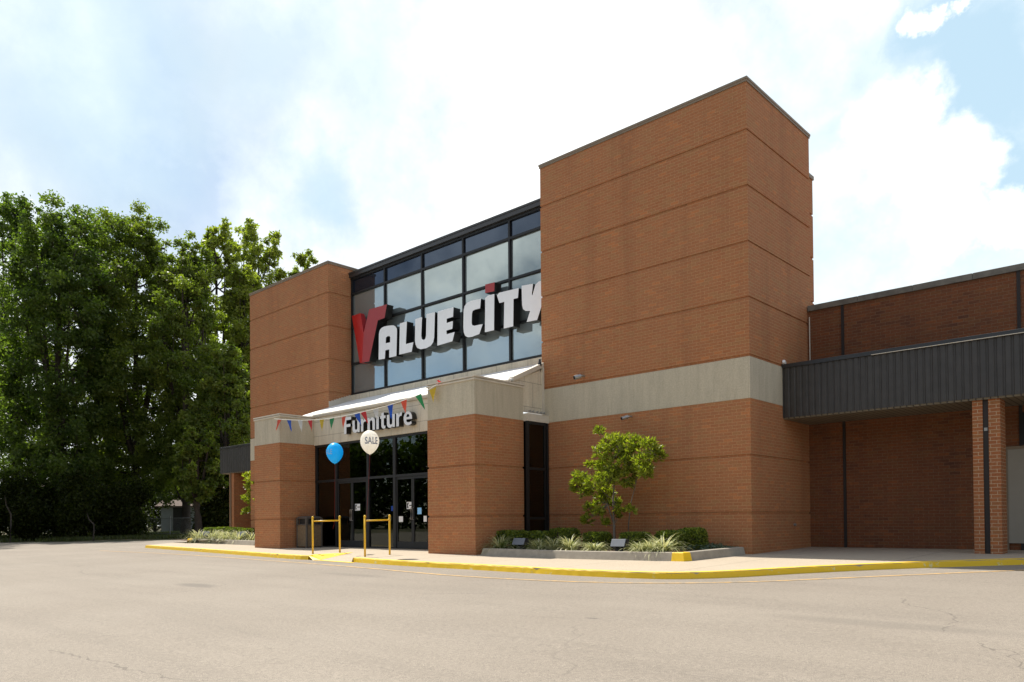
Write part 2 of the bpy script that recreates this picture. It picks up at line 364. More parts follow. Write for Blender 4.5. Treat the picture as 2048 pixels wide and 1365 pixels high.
STAINS = [(tuple(gp(392, 1171, -.1)), .8, .28, .5), (tuple(gp(1185, 1237, -.1)), .12, .05, .7), (tuple(gp(1780, 1250, -.1)), 1.6, .3, .25), (tuple(gp(700, 1150, -.1)), 1.5, .25, .2)]
M['asphalt'] = asphalt()
def paving():
    M_, nt, b = mat('exposed_aggregate_paving'); tc = N(nt, 'TexCoord').outputs['Object']
    f = noise(nt, tc, 75, 4, .7); g = noise(nt, tc, .8, 5, .6)
    col = mix(nt, g, (.36,.29,.21), (.43,.36,.27)); col = mix(nt, .5, col, ramp(nt, f, [(.3, .15), (.7, .85)]), 'OVERLAY')
    sx = nt.nodes.new('ShaderNodeSeparateXYZ'); L(nt, tc, sx.inputs[0])
    jx = mth(nt, 'ABSOLUTE', mth(nt, 'SUBTRACT', mth(nt, 'FRACT', mth(nt, 'MULTIPLY_ADD', sx.outputs[0], 1/2.2, .13)), .5))
    col = mix(nt, mth(nt, 'MULTIPLY', ramp(nt, jx, [(.002, 1.), (.006, 0.)]), .7), col, (.10,.085,.06))
    L(nt, col, b.inputs['Base Color']); b.inputs['Roughness'].default_value = .9; bump(nt, b, f, .3, .003); return M_
M['paving'] = paving()
def soil():
    M_, nt, b = mat('verge_soil_and_grass'); tc = N(nt, 'TexCoord').outputs['Object']
    n = noise(nt, tc, .35, 6, .65); f = noise(nt, tc, 14, 4, .7)
    col = mix(nt, ramp(nt, n, [(.48, 0.), (.60, 1.)]), (.038,.050,.014), (.20,.15,.09)); col = mix(nt, .6, col, ramp(nt, f, [(.3, .1), (.7, .9)]), 'OVERLAY')
    L(nt, col, b.inputs['Base Color']); b.inputs['Roughness'].default_value = 1; bump(nt, b, f, .6, .03); return M_
M['soil'] = soil()
def linepaint():
    M_, nt, b = mat('worn_orange_line'); tc = N(nt, 'TexCoord').outputs['Object']
    n = noise(nt, tc, 9, 6, .7)
    L(nt, mix(nt, ramp(nt, n, [(.40, 0.), (.60, 1.)]), (.30,.235,.16), (.62,.37,.12)), b.inputs['Base Color']); b.inputs['Roughness'].default_value = .8; return M_
M['line'] = linepaint()
# ------------------------------------------------------------------ ground
g = MB(); YS = [-420, -60, -15, 8, 60, 420]; XS = [-480, -120, -60, -30, 0, 30, 120, 480]
for i in range(len(XS)-1):
    for j in range(len(YS)-1):
        a, b_, c, d = XS[i], XS[i+1], YS[j], YS[j+1]
        g.poly([(a,c,gz(c)-.13),(b_,c,gz(c)-.13),(b_,d,gz(d)-.13),(a,d,gz(d)-.13)])
tag(g.build('ground', M['soil']), kind='structure')
# car park: strips so that the fall is followed
e0, e1, e2 = gp(0, 1086, -.1), gp(200, 1084.3, -.1), gp(372, 1080, -.1)
lot = MB()
rows = [(-300, -75), (-60, -68), (-15, -55), (e0.y, e0.x), (e1.y, e1.x), (e2.y, e2.x), (8, -30.5), (30, -30.5)]
for (ya, xa), (yb, xb) in zip(rows, rows[1:]):
    for k in range(6):
        t0, t1 = k/6, (k+1)/6; xr = 160
        lot.poly([(xa+(xr-xa)*t0, ya, gz(ya)-.1), (xa+(xr-xa)*t1, ya, gz(ya)-.1), (xb+(xr-xb)*t1, yb, gz(yb)-.1), (xb+(xr-xb)*t0, yb, gz(yb)-.1)])
tag(lot.build('parking_lot', M['asphalt']), kind='structure')
# kerb lines
def V2(p, z): return Vector((p.x, p.y, z))
KL = [(291,1091),(345,1094.5),(400,1098),(450,1101.5),(500,1105),(560,1109.2),(600,1111.6),(617,1112)]
KR = [(706,1116),(760,1120),(850,1125),(950,1129.5),(1050,1135),(1150,1140),(1250,1144),(1330,1146),(1400,1145),(1480,1142),(1560,1137),(1700,1130),(1850,1124),(2048,1118)]
kl = [gp(*p) for p in KL]; kr = [gp(*p) for p in KR]
kr += [kr[-1]+(kr[-1]-kr[-2])*k for k in (1, 3, 6)]
def smooth_line(P, it=2):
    for _ in range(it):
        Q = [P[0]]
        for a, b in zip(P, P[1:]): Q += [a.lerp(b, .25), a.lerp(b, .75)]
        Q.append(P[-1]); P = Q
    return P
kr = smooth_line(kr); kl = smooth_line(kl, 1)
Kend = gp(626.3, 1109.6); Pf = gp(641, 1120.6, -.1); Bk = gp(706.8, 1105.2); Fr = gp(702.8, 1126, -.1); Bk2 = gp(745, 1107)
left_back = gp(376, 1083)
pav = [kl[0]] + kl[1:] + [Kend, Bk, Bk2] + kr
right_end = kr[-1]
pav += [Vector((right_end.x+.2, 12, 0)), Vector((-21.4, 12, 0)), Vector((-27.5, 12, 0)), Vector((-27.5, left_back.y+.8, 0)), Vector((left_back.x, left_back.y, 0))]
pm = MB(); PP = [Vector((p.x, p.y, 0)) for p in pav]
# tesselate flat then lift to the fall; clip at Y=8 handled by gz slope being constant below 8
for t in tessellate_polygon([PP]): pm.poly([(PP[i].x, PP[i].y, .02*PP[i].y) for i in t])
for a, b in zip(PP, PP[1:]+PP[:1]): pm.poly([(a.x,a.y,.02*a.y), (b.x,b.y,.02*b.y), (b.x,b.y,.02*b.y-.12), (a.x,a.y,.02*a.y-.12)])
o = pm.build('pavement', M['paving']); tag(o, kind='structure')
rm = MB(); rm.poly([V2(Pf, gz(Pf.y)-.094), V2(Fr, gz(Fr.y)-.094), V2(Bk2, gz(Bk2.y)), V2(Bk, gz(Bk.y))]); rm.poly([V2(Fr, gz(Fr.y)-.094), V2(kr[0], gz(kr[0].y)), V2(Bk2, gz(Bk2.y))])
tag(rm.build('pavement_ramp', M['paving']), kind='structure')
fm = MB(); fm.poly([V2(Kend, gz(Kend.y)+.003), V2(Pf, gz(Pf.y)-.090), V2(Bk, gz(Bk.y)+.003)])
fm.poly([V2(kl[-1], gz(kl[-1].y)+.003), V2(gp(626, 1121, -.1), gz(-4.7)-.097), V2(Pf, gz(Pf.y)-.090), V2(Kend, gz(Kend.y)+.003)])
tag(fm.build('pavement_ramp_flare', M['yellow']), kind='structure')
fm = MB(); a, b = gp(626, 1121, -.1), gp(703, 1126.5, -.1); fm.poly([V2(a, gz(a.y)-.094), V2(b, gz(b.y)-.094), V2(b+Vector((.02,.09,0)), gz(b.y)-.088), V2(a+Vector((.02,.09,0)), gz(a.y)-.088)])
tag(fm.build('pavement_ramp_edge', M['yellow']), kind='structure')
def kerb(P, name, fall0=0, fall1=0):
    k = MB(); rr = []
    n = len(P); Lc = [0]
    for a, b in zip(P, P[1:]): Lc.append(Lc[-1]+(b-a).length)
    # resample with small irregularities
    Q = []; s = 0; j = 0
    while s < Lc[-1]:
        while Lc[j+1] < s: j += 1
        Q.append(P[j].lerp(P[j+1], (s-Lc[j])/(Lc[j+1]-Lc[j]))); s += .12
    Q.append(P[-1])
    for i, p in enumerate(Q):
        d = (Q[min(i+1, len(Q)-1)]-Q[max(0, i-1)]); d.z = 0; d.normalize(); nrm = Vector((d.y, -d.x, 0))
        if nrm.y > 0 and abs(d.x) > .3: nrm = -nrm
        w = random.uniform(-.004, .004); h = random.uniform(-.003, .002); z = gz(p.y)
        joint = (i % 25 == 0)
        if joint: w -= .008
        s = i*.12; drop = 0
        if fall0 and s < fall0: drop = .095*(1-s/fall0)**2
        e = (len(Q)-1-i)*.12
        if fall1 and e < fall1: drop = .095*(1-e/fall1)**2
        rr.append([p-nrm*.15+Vector((0,0,z+.004-p.z-drop)), p-nrm*.012+Vector((0,0,z+.004+h-p.z-drop)), p+nrm*(.006+w)+Vector((0,0,z-.012+h-p.z-drop)), p+nrm*(.022+w*.5)+Vector((0,0,z-.108-p.z)), p-nrm*.15+Vector((0,0,z-.108-p.z))])
    for a, b in zip(rr, rr[1:]):
        for q in range(4): k.poly([a[q], b[q], b[q+1], a[q+1]])
    for e in (rr[0], rr[-1]): k.poly(e)
    o = k.build(name, M['yellow']); bm = bmesh.new(); bm.from_mesh(o.data); bmesh.ops.remove_doubles(bm, verts=bm.verts, dist=.0005); bm.to_mesh(o.data); bm.free()
    return tag(o, kind='structure')
kerb(kl, 'kerb'); kerb(kr, 'kerb')
# orange guide line on the asphalt
LN = [(200,1102),(360,1109),(500,1119),(640,1129),(760,1139),(900,1152),(1100,1163),(1300,1168),(1500,1165),(1700,1156),(1900,1147),(2047,1141)]
ln = smooth_line([gp(*p, -.1) for p in LN]); ln.append(ln[-1]+(ln[-1]-ln[-2])*20)
lm = MB()
for a, b in zip(ln, ln[1:]):
    d = (b-a); d.z = 0; d.normalize(); n_ = Vector((-d.y, d.x, 0))*.05
    lm.poly([V2(a-n_, gz(a.y)-.096), V2(b-n_, gz(b.y)-.096), V2(b+n_, gz(b.y)-.096), V2(a+n_, gz(a.y)-.096)])
tag(lm.build('parking_lot_line', M['line']), kind='structure')
# ------------------------------------------------------------------ store building
G1, G2, SB, ST, G3, G4, G5, G6, TOP, PT = .868, 2.068, 3.248, 4.121, 5.36, 6.53, 7.70, 8.87, 9.97, 4.155
B = empty('store_building', (0, 0, 0), 'orange brick store with two towers, a glass wall between and a stone entrance', 'building')
GI = .022
def levels(z0, z1, gs, below=True):
    lv = [(z0, 0)]
    for g_ in gs:
        if z0 < g_ < z1: lv += [(g_-.03, .0), (g_-.03, GI), (g_+.018, GI), (g_+.022, 0)]
    lv.append((z1, 0)); return lv
def tower(x0, x1, y0, y1):
    t = MB(); t.rings(x0, x1, y0, y1, levels(-.3, SB, (G1, G2))); 
    t.rings(x0, x1, y0, y1, [(ST+.05, .02), (ST+.055, 0)] + levels(ST+.06, TOP-.10, (G3, G4, G5, G6))[1:], True)
    t.rings(x0+.02, x1-.02, y0+.02, y1-.02, [(ST, 0), (ST+.05, 0)], False)
    w = t.build('brick_tower', M['brick'], B)
    s = MB(); s.rings(x0-.004, x1+.004, y0-.004, y1+.004, [(SB, 0), (ST, 0)]); s.build('stone_band', M['stone'], w, bevel=.006)
    c = MB(); c.rings(x0-.02, x1+.02, y0-.02, y1+.02, [(TOP-.10, .03), (TOP-.095, 0), (TOP-.05, 0), (TOP-.045, -.012), (TOP, -.012)]); c.build('coping', M['coping'], w)
    return w
TW = tower(-5.684, 0, 0, 3.3); TL = tower(-21.31, -15.777, .262, 5.0)
b2 = MB(); b2.rings(-5.3, -.4, 3.31, 4.53, levels(5.4, 9.38, (5.98+.0, 6.24+.0, 7.36, 8.48))); bb = b2.build('brick_block', M['brick'], B)
c = MB(); c.rings(-5.33, -.37, 3.315, 4.56, [(9.38, .01), (9.39, 0), (9.48, 0)]); c.build('coping', M['coping'], bb)
def pillar(x0, x1, y0, y1):
    t = MB(); t.rings(x0, x1, y0, y1, levels(-.3, SB, (G1, G2))); w = t.build('entrance_pillar', M['brick'], B)
    s = MB(); s.rings(x0+.006, x1-.006, y0+.006, y1, [(SB, 0), (PT-.10, 0)]); s.build('stone_cap', M['stone'], w)
    c = MB(); c.rings(x0-.02, x1+.02, y0-.02, y1+.02, [(PT-.10, .015), (PT-.095, .0), (PT-.065, 0), (PT-.06, .03), (PT-.04, .03), (PT-.035, -.01), (PT, -.01)]); c.build('coping', M['coping_white'], w)
    return w
PR = pillar(-7.276, -5.60, -2.524, -.82); PLW = pillar(-15.84, -14.28, -2.524, -1.2)
# atrium glass wall between the towers
GY = 1.257; XM = [-15.777, -13.817, -11.85, -9.897, -7.937, -5.98]; ZR = [5.36, 6.442, 7.77, 8.97, 9.52]
gw = MB()
for z in ZR: gw.box(XM[0]+.001, XM[-1]+.25, GY-.05, GY+.09, z-.035, z+.035)
for x in XM:
    x = max(x, XM[0]+.05)
    for za, zb in zip(ZR, ZR[1:]): gw.box(x-.035, x+.035, GY-.048, GY+.08, za+.0355, zb-.0355)
gfr = gw.build('window_wall', M['frame'], B)
for i in range(len(XM)-1):
    for j in range(len(ZR)-1):
        p = MB(); p.box(XM[i]+.045, XM[i+1]-.045, GY+.01, GY+.03, ZR[j]+.037, ZR[j+1]-.037)
        pn = p.build('pane', M['pane_dark'] if j == 3 else M['pane'], gfr)
        # every pane sits a hair out of true, as real glazing does
        pn.data.transform(Matrix.Translation((0,0,0)))
        c_ = Vector(((XM[i]+XM[i+1])/2, GY+.02, (ZR[j]+ZR[j+1])/2))
        pn.data.transform(Matrix.Translation(c_) @ Matrix.Rotation(random.uniform(-.008,.008), 4, 'X') @ Matrix.Rotation(random.uniform(-.010,.010), 4, 'Z') @ Matrix.Translation(-c_))
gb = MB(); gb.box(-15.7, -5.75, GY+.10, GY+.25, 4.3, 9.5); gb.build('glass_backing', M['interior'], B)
gc = MB(); gc.rings(-15.776, -5.70, GY-.12, GY+2, [(9.556, .02), (9.56, 0), (9.68, 0), (9.685, -.02), (9.74, -.02)]); gc.build('roof_coping', M['dark_metal'], B)
sl = MB(); sl.box(-15.775, -5.69, GY-.06, GY+.05, 4.9, 5.322); sl.build('window_sill', M['stone_end'], B)
# entrance canopy roof: white sheets sloping from the sill to the fascia
rf = MB(); rf.prism([(-15.77, GY-.061, 5.14), (-15.77, -1.30, 4.215), (-15.77, -1.30, 4.165), (-15.77, GY-.061, 5.09)], (10.12, 0, 0)); rf.build('entrance_roof', M['roof'], B)
gt = MB(); gt.rings(-14.27, -5.62, -1.335, -1.302, [(4.12, 0), (4.15, 0), (4.155, -.02), (4.20, -.02), (4.23, .005)]); gt.build('roof_edge', M['coping_white'], B)
# stepped flashing against the left tower's flank
sf = MB(); n = 9
for k in range(n):
    y = -.02 + k*(GY+.0)/n if k else .25
    ya = .262+k*(GY-.06-.262)/n; yb = .262+(k+1)*(GY-.06-.262)/n
    zb = 4.215+(ya+1.30)*(5.14-4.215)/(GY-.061+1.30)
    sf.box(-15.776, -15.755, ya+.0005, yb-.0005, zb-.05, zb+.22)
sf.build('stepped_flashing', M['coping_white'], B)
# fascia between the pillars
fa = MB(); fa.box(-14.279, -7.277, -1.29, -1.14, SB-.02, 4.118); fa.build('fascia', M['stone_pale'], B)
# side wall of the entrance block
sw = MB(); sw.prism([(-5.65,-1.15,4.10), (-5.65,-.80,4.10), (-5.65,-.80,3.49), (-5.65,-.003,3.49), (-5.65,-.003,4.73), (-5.65,-1.15,4.23)], (-.10,0,0)); sw.build('side_wall', M['stone_end'], B)
rk = MB(); rk.prism([(-5.61,-1.16,4.19), (-5.61,-.003,4.70), (-5.61,-.003,4.82), (-5.61,-1.16,4.30)], (-.16,0,0)); rk.build('raked_coping', M['coping_white'], B)
ft = MB(); ft.box(-5.66, -5.60, -.045, -.0045, 3.5, 4.69); ft.build('corner_flashing', M['coping_white'], B)
ld = MB(); ld.box(-5.64, -5.45, -.818, -.005, SB-.02, 3.42); ld.prism([(-5.44,-.818,3.421),(-5.44,-.0055,3.421),(-5.645,-.0055,3.49),(-5.645,-.818,3.49)], (0,0,.02)); ld.build('side_ledge', M['coping_white'], B)
sh = MB()
for k in range(5):
    y = -.75+k*.14+random.uniform(-.03,.03); x = -5.52
    sh.poly([(x,y,3.475),(x+.07,y+.02,3.455),(x+.065,y+.16,3.465),(x-.02,y+.14,3.482)])
    sh.poly([(x,y,3.48),(x+.07,y+.02,3.46),(x+.03,y+.09,3.52)])
sh.build('loose_flashing', M['galv'], B, fix=False)
# side window
sd = MB()
for y in (-.80, -.06): sd.box(-5.53, -5.455, y-.03, y+.03, -.05, SB-.022)
sd.box(-5.53, -5.46, -.172, -.132, -.05, SB-.022)
for z in (.80, 2.045, 3.19): sd.box(-5.525, -5.462, -.769, -.175, z-.03, z+.03)
sdo = sd.build('side_window', M['frame'], B)
for za, zb in ((-.05,.769),(.831,2.014),(2.076,3.159)):
    p = MB(); p.box(-5.50, -5.488, -.768, -.174, za, zb); p.build('pane', M['entry_glass'], sdo)
MB().box(-5.60, -5.57, -.74, -.36, 2.40, 2.95).build('window_blind', M['blind'], sdo)
# entrance glazing
EY = -1.22; xs = [-14.24, -13.12, -11.47, -10.21, -8.62, -7.31]; zt = 2.06
eg = MB()
for x in xs:
    w = .05 if x != -10.21 else .06
    eg.box(x-w, x+w, EY-.04, EY+.08, gz(EY)+.001, SB-.022)
for a, b in zip(xs, xs[1:]):
    eg.box(a+.06, b-.06, EY-.038, EY+.06, zt-.035, zt+.035); eg.box(a+.06, b-.06, EY-.038, EY+.06, 3.16, SB-.023)
ego = eg.build('entrance_glazing', M['frame'], B)
for i, (a, b) in enumerate(zip(xs, xs[1:])):
    p = MB(); p.box(a+.06, b-.06, EY, EY+.012, zt+.036, 3.159); p.build('pane', M['entry_glass'], ego)
    if i in (1, 3):
        mdl = (a+b)/2
        for q, (x0, x1) in enumerate(((a+.062, mdl-.003), (mdl+.003, b-.062))):
            d = MB(); z0 = gz(EY)+.012
            d.box(x0, x0+.055, EY-.02, EY+.03, z0, zt-.038); d.box(x1-.055, x1, EY-.02, EY+.03, z0, zt-.038)
            d.box(x0+.0555, x1-.0555, EY-.019, EY+.029, z0, z0+.20); d.box(x0+.0555, x1-.0555, EY-.019, EY+.029, zt-.11, zt-.038)
            do = d.build('door', M['frame'], B)
            p = MB(); p.box(x0+.056, x1-.056, EY, EY+.012, z0+.201, zt-.111); p.build('pane', M['entry_glass'], do)
            hx = x1-.03 if q == 0 else x0+.03
            h = MB(); h.tube([(hx, EY-.02, .80), (hx, EY-.07, .80), (hx, EY-.07, 1.13), (hx, EY-.02, 1.13)], .011); h.build('handle', M['steel'], do)
    else:
        p = MB(); p.box(a+.06, b-.06, EY, EY+.012, .02, zt-.036); p.build('pane', M['entry_glass'], ego)
        p = MB(); p.box(a+.06, b-.06, EY-.03, EY+.05, gz(EY)+.002, .018); p.build('bottom_rail', M['frame'], ego)
# dark shop interior behind the glass
it = MB(); it.poly([(-15.7,-1.0,.0),(-5.55,-1.0,.0),(-5.55,9,.0),(-15.7,9,.0)])
it.build('interior_floor', M['interior_floor'], B)
it = MB(); it.poly([(-15.7,9,0),(-5.7,9,0),(-5.7,9,4),(-15.7,9,4)]); it.poly([(-15.7,-1,3.3),(-5.7,-1,3.3),(-5.7,9,3.3),(-15.7,9,3.3)]); it.poly([(-15.7,-1.19,0),(-15.7,9,0),(-15.7,9,3.3),(-15.7,-1.19,3.3)])
it.poly([(-5.7,.1,0),(-5.7,9,0),(-5.7,9,3.3),(-5.7,.1,3.3)]); it.build('interior_wall', M['interior'], B, fix=False)
for x, y in ((-12.6, 1.6), (-9.7, 1.6)):
    it = MB(); it.box(x-.5, x+.5, y, y+.06, 0, 1.0); it.box(x-.45, x+.45, y+.0601, y+.5, .7, .95); it.build('shop_counter', M['bin_frame'], B)
# notices on the glass
def decal(x0, x1, z0, z1, mt, name='notice', bold=False):
    o = MB().box(x0, x1, EY-.006, EY-.001, z0, z1).build(name, mt, B)
    return o
for x0 in (-12.16, -9.70):
    o = decal(x0, x0+.25, 1.10, 1.30, M['paper'], 'push_sign')
    k = MB(); y0, y1 = EY-.010, EY-.007
    k.box(x0+.02, x0+.05, y0, y1, 1.12, 1.28); k.prism([(x0+.055,y0,1.20),(x0+.11,y0,1.28),(x0+.075,y0,1.28),(x0+.052,y0,1.24)], (0,.002,0))
    k.prism([(x0+.055,y0,1.20),(x0+.10,y0,1.13),(x0+.07,y0,1.13),(x0+.052,y0,1.17)], (0,.002,0)); k.box(x0+.12, x0+.235, y0, y1, 1.19, 1.215)
    k.build('printed_arrow', M['ink'], o)
decal(-10.05, -9.87, .74, .90, M['paper']); decal(-8.97, -8.84, .74, .90, M['paper']); decal(-10.40, -10.27, 1.06, 1.20, FL['blue'], 'sticker'); decal(-9.23, -9.06, .95, 1.13, M['blue_pale'], 'sticker')
# Wing on the right
ww = MB(); ww.rings(-.05, 16, 3.08, 9, [(-.2, 0), (5.64, 0)]); wo = ww.build('wing_wall', M['brick_wing'], B)
for k in range(14):
    x0 = .02+1.14*k; MB().rings(x0+.004, x0+1.136, 3.03, 3.6, [(5.641, .0), (5.645, -.0), (5.765, .0), (5.775, .02)]).build('coping_stone', M['coping_stone'], wo)
for x in (.81, 4.23, 8.2): MB().box(x-.03, x+.03, 3.055, 3.0795, .0, 5.64).build('expansion_joint', M['strip'], wo)
dr = MB(); dr.box(4.0, 5.0, 3.04, 3.079, .2, 2.08); do = dr.build('side_door', M['door'], B); 
fr_ = MB(); fr_.box(3.94, 3.999, 3.03, 3.078, .06, 2.14); fr_.box(5.001, 5.06, 3.03, 3.078, .06, 2.14); fr_.box(4.0, 5.0, 3.03, 3.078, 2.081, 2.14); fr_.build('frame', M['coping'], do)
MB().box(4.22, 5.6, 3.05, 3.079, 2.16, 2.80).build('transom_window', M['frame'], B)
# canopy: corrugated fascia, trim, soffit
def corrugated(x0, x1, y, z0, z1, pitch=.135, dep=.018, name='canopy_fascia'):
    c = MB(); x = x0; P = []
    while x < x1-1e-6:
        P += [(x, y), (x+pitch*.12, y+dep), (x+pitch*.30, y+dep), (x+pitch*.42, y)]; x += pitch
    P.append((x1, y))
    P = [p for p in P if p[0] <= x1]
    for a, b in zip(P, P[1:]): c.poly([(a[0],a[1],z0),(b[0],b[1],z0),(b[0],b[1],z1),(a[0],a[1],z1)])
    return c.build(name, M['canopy'], B)
CYF = 1.6
cf = corrugated(.004, 16, CYF, 2.98, 4.085)
MB().rings(.002, 16, CYF-.03, CYF+.09, [(4.086, 0), (4.165, 0), (4.17, .01)]).build('canopy_trim', M['dark_metal'], cf)
MB().box(1.9, 16, CYF-.045, CYF-.031, 4.082, 4.094).build('drip_edge', M['coping_white'], cf)
MB().box(.002, .0195, CYF+.001, CYF+.1, 2.985, 4.08).build('end_plate', M['canopy'], cf)
MB().box(.003, 16, CYF+.04, 3.078, 2.95, 3.0).build('soffit', M['soffit'], B)
MB().box(.003, 16, CYF+.1, 3.078, 4.05, 4.10).build('canopy_deck', M['dark_metal'], B)
cl = MB(); cl.box(3.67, 3.84, 1.70, 2.16, 0.0, 2.949); cl.box(3.935, 4.125, 1.70, 2.16, 0, 2.949); co_ = cl.build('brick_column', M['brick_column'], B)
MB().box(3.841, 3.934, 1.72, 2.14, 0, 2.948).build('downspout', M['strip'], co_)
MB().box(3.86, 3.915, 1.705, 1.719, 2.36, 2.42).build('switch_plate', M['galv'], co_)
sc_ = MB(); sc_.tube([(0.004,2.13,.594),(.05,2.13,.594)], .03, 10); sc_.build('hose_tap', M['galv'], B)
cp = MB(); cp.tube([(.06,3.04,4.2),(.06,3.04,5.5)], .013, 6); cp.build('conduit', M['coping_white'], B)
# Wing on the left
wl = MB(); wl.rings(-26.3, -21.25, 3.08, 9, [(-.2, 0), (4.1, 0)]); wlo = wl.build('wing_wall', M['brick'], B)
cf2 = corrugated(-26.6, -21.32, CYF, 3.06, 4.16, .17)
MB().rings(-26.62, -21.315, CYF-.03, CYF+.09, [(4.161, 0), (4.245, 0), (4.25, .01)]).build('canopy_trim', M['dark_metal'], cf2)
MB().box(-26.63, -26.601, CYF+.001, 6, 3.05, 4.16).build('end_plate', M['canopy'], cf2)
MB().box(-26.6, -21.32, CYF+.04, 3.078, 3.03, 3.07).build('soffit', M['soffit'], B)
cl = MB(); cl.box(-25.94, -25.52, 1.70, 2.75, 0, 3.029); co2 = cl.build('brick_column', M['brick'], B)
MB().box(-25.80, -25.74, 1.64, 1.70, .05, 3.028).build('downspout', M['coping'], co2)
MB().box(-24.9, -22.6, 3.04, 3.079, .05, 2.9).build('wall_shade_panel', M['frame'], B)  # near-black sheet standing in for the shadow on the wall under the canopy
# ------------------------------------------------------------------ signs
def zp(zx, zy): return 680+zx/3.175, 390+zy/3.175
LF, LB = .86, 1.14
def letter(poly, name, parent, face, holes=None, depth=LB-LF, front=None):
    outer = [at(*zp(*p), Y=LF) for p in poly]
    loops = [outer]+[[at(*zp(*p), Y=LF) for p in h] for h in (holes or [])]
    mb = MB(); allv = [v for l in loops for v in l]
    for t in tessellate_polygon(loops):
        mb.poly([allv[i] for i in t])
    nf = len(mb.f); mb.mi = 1
    for l in loops:
        for i in range(len(l)):
            a, b = l[i], l[(i+1) % len(l)]; d = Vector((0, depth, 0)); mb.poly([a, b, b+d, a+d])
    for t in tessellate_polygon(loops): mb.poly([allv[i]+Vector((0,depth,0)) for i in t])
    return mb.build(name, [face, M['letter_side']], parent)
def arc(cx, cy, rx, ry, a0, a1, n=6): return [(cx+rx*math.cos(math.radians(a0+(a1-a0)*i/n)), cy+ry*math.sin(math.radians(a0+(a1-a0)*i/n))) for i in range(n+1)]
SG = empty('wall_sign', (-10.5, .86, 6.2), 'large raised white letters with red initial V, mounted on the tall glass wall', 'sign')
vr = letter([(150,878),(185,728),(298,695),(283,782),(240,798),(185,1058),(140,1066)], 'letter', SG, M['red'])
vr['label'] = 'red right stroke of the initial letter V'
# left stroke folds back from the ridge
Lp = [(75,770),(130,752),(150,878),(140,1066),(125,1068)]; yo = [LF+.16, LF+.12, LF, LF, LF+.03]
mb = MB(); pts = [at(*zp(*p), Y=y) for p, y in zip(Lp, yo)]
for t in tessellate_polygon([pts]): mb.poly([pts[i] for i in t])
mb.mi = 1
for i in range(5):
    a, b = pts[i], pts[(i+1) % 5]; mb.poly([a, b, Vector((b.x, LB, b.z)), Vector((a.x, LB, a.z))])
o = mb.build('letter', [M['red_less_sky'], M['red_less_sky']], SG); o['label'] = 'red left stroke of the initial letter V, tinted for less reflected sky'
W = M['white_letter']
letter([(245,1048),(247,885)]+[(252,860),(263,846),(282,836),(310,831),(338,829),(352,836),(361,850),(362,868),(358,1024),(312,1034),(313,982),(288,988),(285,1041)], 'letter', SG, W, [[(290,943),(318,937),(319,905),(313,896),(300,899),(292,908)]])
letter([(380,817),(425,804),(418,948),(466,936),(455,997),(376,1015)], 'letter', SG, W)
letter([(478,790),(521,776),(516,895),(520,916),(530,922),(541,916),(546,898),(549,757),(603,745),(598,905),(592,935),(577,958),(548,974),(512,981),(490,972),(480,952),(476,925)], 'letter', SG, W)
letter([(620,741),(721,714),(718,775),(678,787),(677,814),(717,802),(714,851),(676,862),(677,886),(728,871),(714,930),(618,958)], 'letter', SG, W)
letter([(895,660),(890,721),(858,729),(843,737),(838,752),(836,815),(840,828),(852,832),(906,821),(885,884),(838,902),(812,905),(795,896),(786,874),(783,840),(785,735),(790,708),(805,687),(832,673)], 'letter', SG, W)
letter([(922,655),(940,640),(980,630),(978,860),(920,873)], 'letter', SG, W)
letter([(922,570),(982,555),(980,612),(922,625)], 'dot', SG, M['red'])['label'] = 'red square dot over the letter i'
letter([(997,640),(1010,622),(1135,592),(1130,655),(1102,662),(1100,835),(1040,850),(1043,680),(1012,688)], 'letter', SG, W)
letter([(1153,578),(1226,565),(1218,632),(1222,640),(1240,572),(1262,550),(1310,540),(1300,640),(1252,795),(1185,808),(1207,738),(1178,738),(1162,726),(1156,700)], 'letter', SG, W)
def text_shape(ch, size=1., offset=.0):
    cu = bpy.data.curves.new('glyph', 'FONT'); cu.body = ch; cu.size = size; cu.offset = offset; cu.fill_mode = 'BOTH'; cu.resolution_u = 4
    ob = bpy.data.objects.new('glyph', cu); COL.objects.link(ob); dg = bpy.context.evaluated_depsgraph_get()
    me = bpy.data.meshes.new_from_object(ob.evaluated_get(dg)); V_ = [v.co.copy() for v in me.vertices]; F_ = [list(p.vertices) for p in me.polygons]
    bpy.data.objects.remove(ob); bpy.data.curves.remove(cu); bpy.data.meshes.remove(me)
    return V_, F_
def text3d(ch, offset, d):
    V_, F_ = text_shape(ch, 1, offset)
    bm = bmesh.new(); vs = [bm.verts.new(v) for v in V_]
    for f in F_:
        try: bm.faces.new([vs[i] for i in f])
        except ValueError: pass
    bmesh.ops.remove_doubles(bm, verts=bm.verts, dist=1e-5)
    return bm
FS = empty('fascia_sign', (-10.75, -1.3, 3.4), 'smaller raised white letters reading Furniture on the stone fascia over the glass doors', 'sign')
def ringpts(cx, cy, rx, ry, a0, a1, n=10): return [(cx+rx*math.cos(math.radians(a0+(a1-a0)*i/n)), cy+ry*math.sin(math.radians(a0+(a1-a0)*i/n))) for i in range(n+1)]
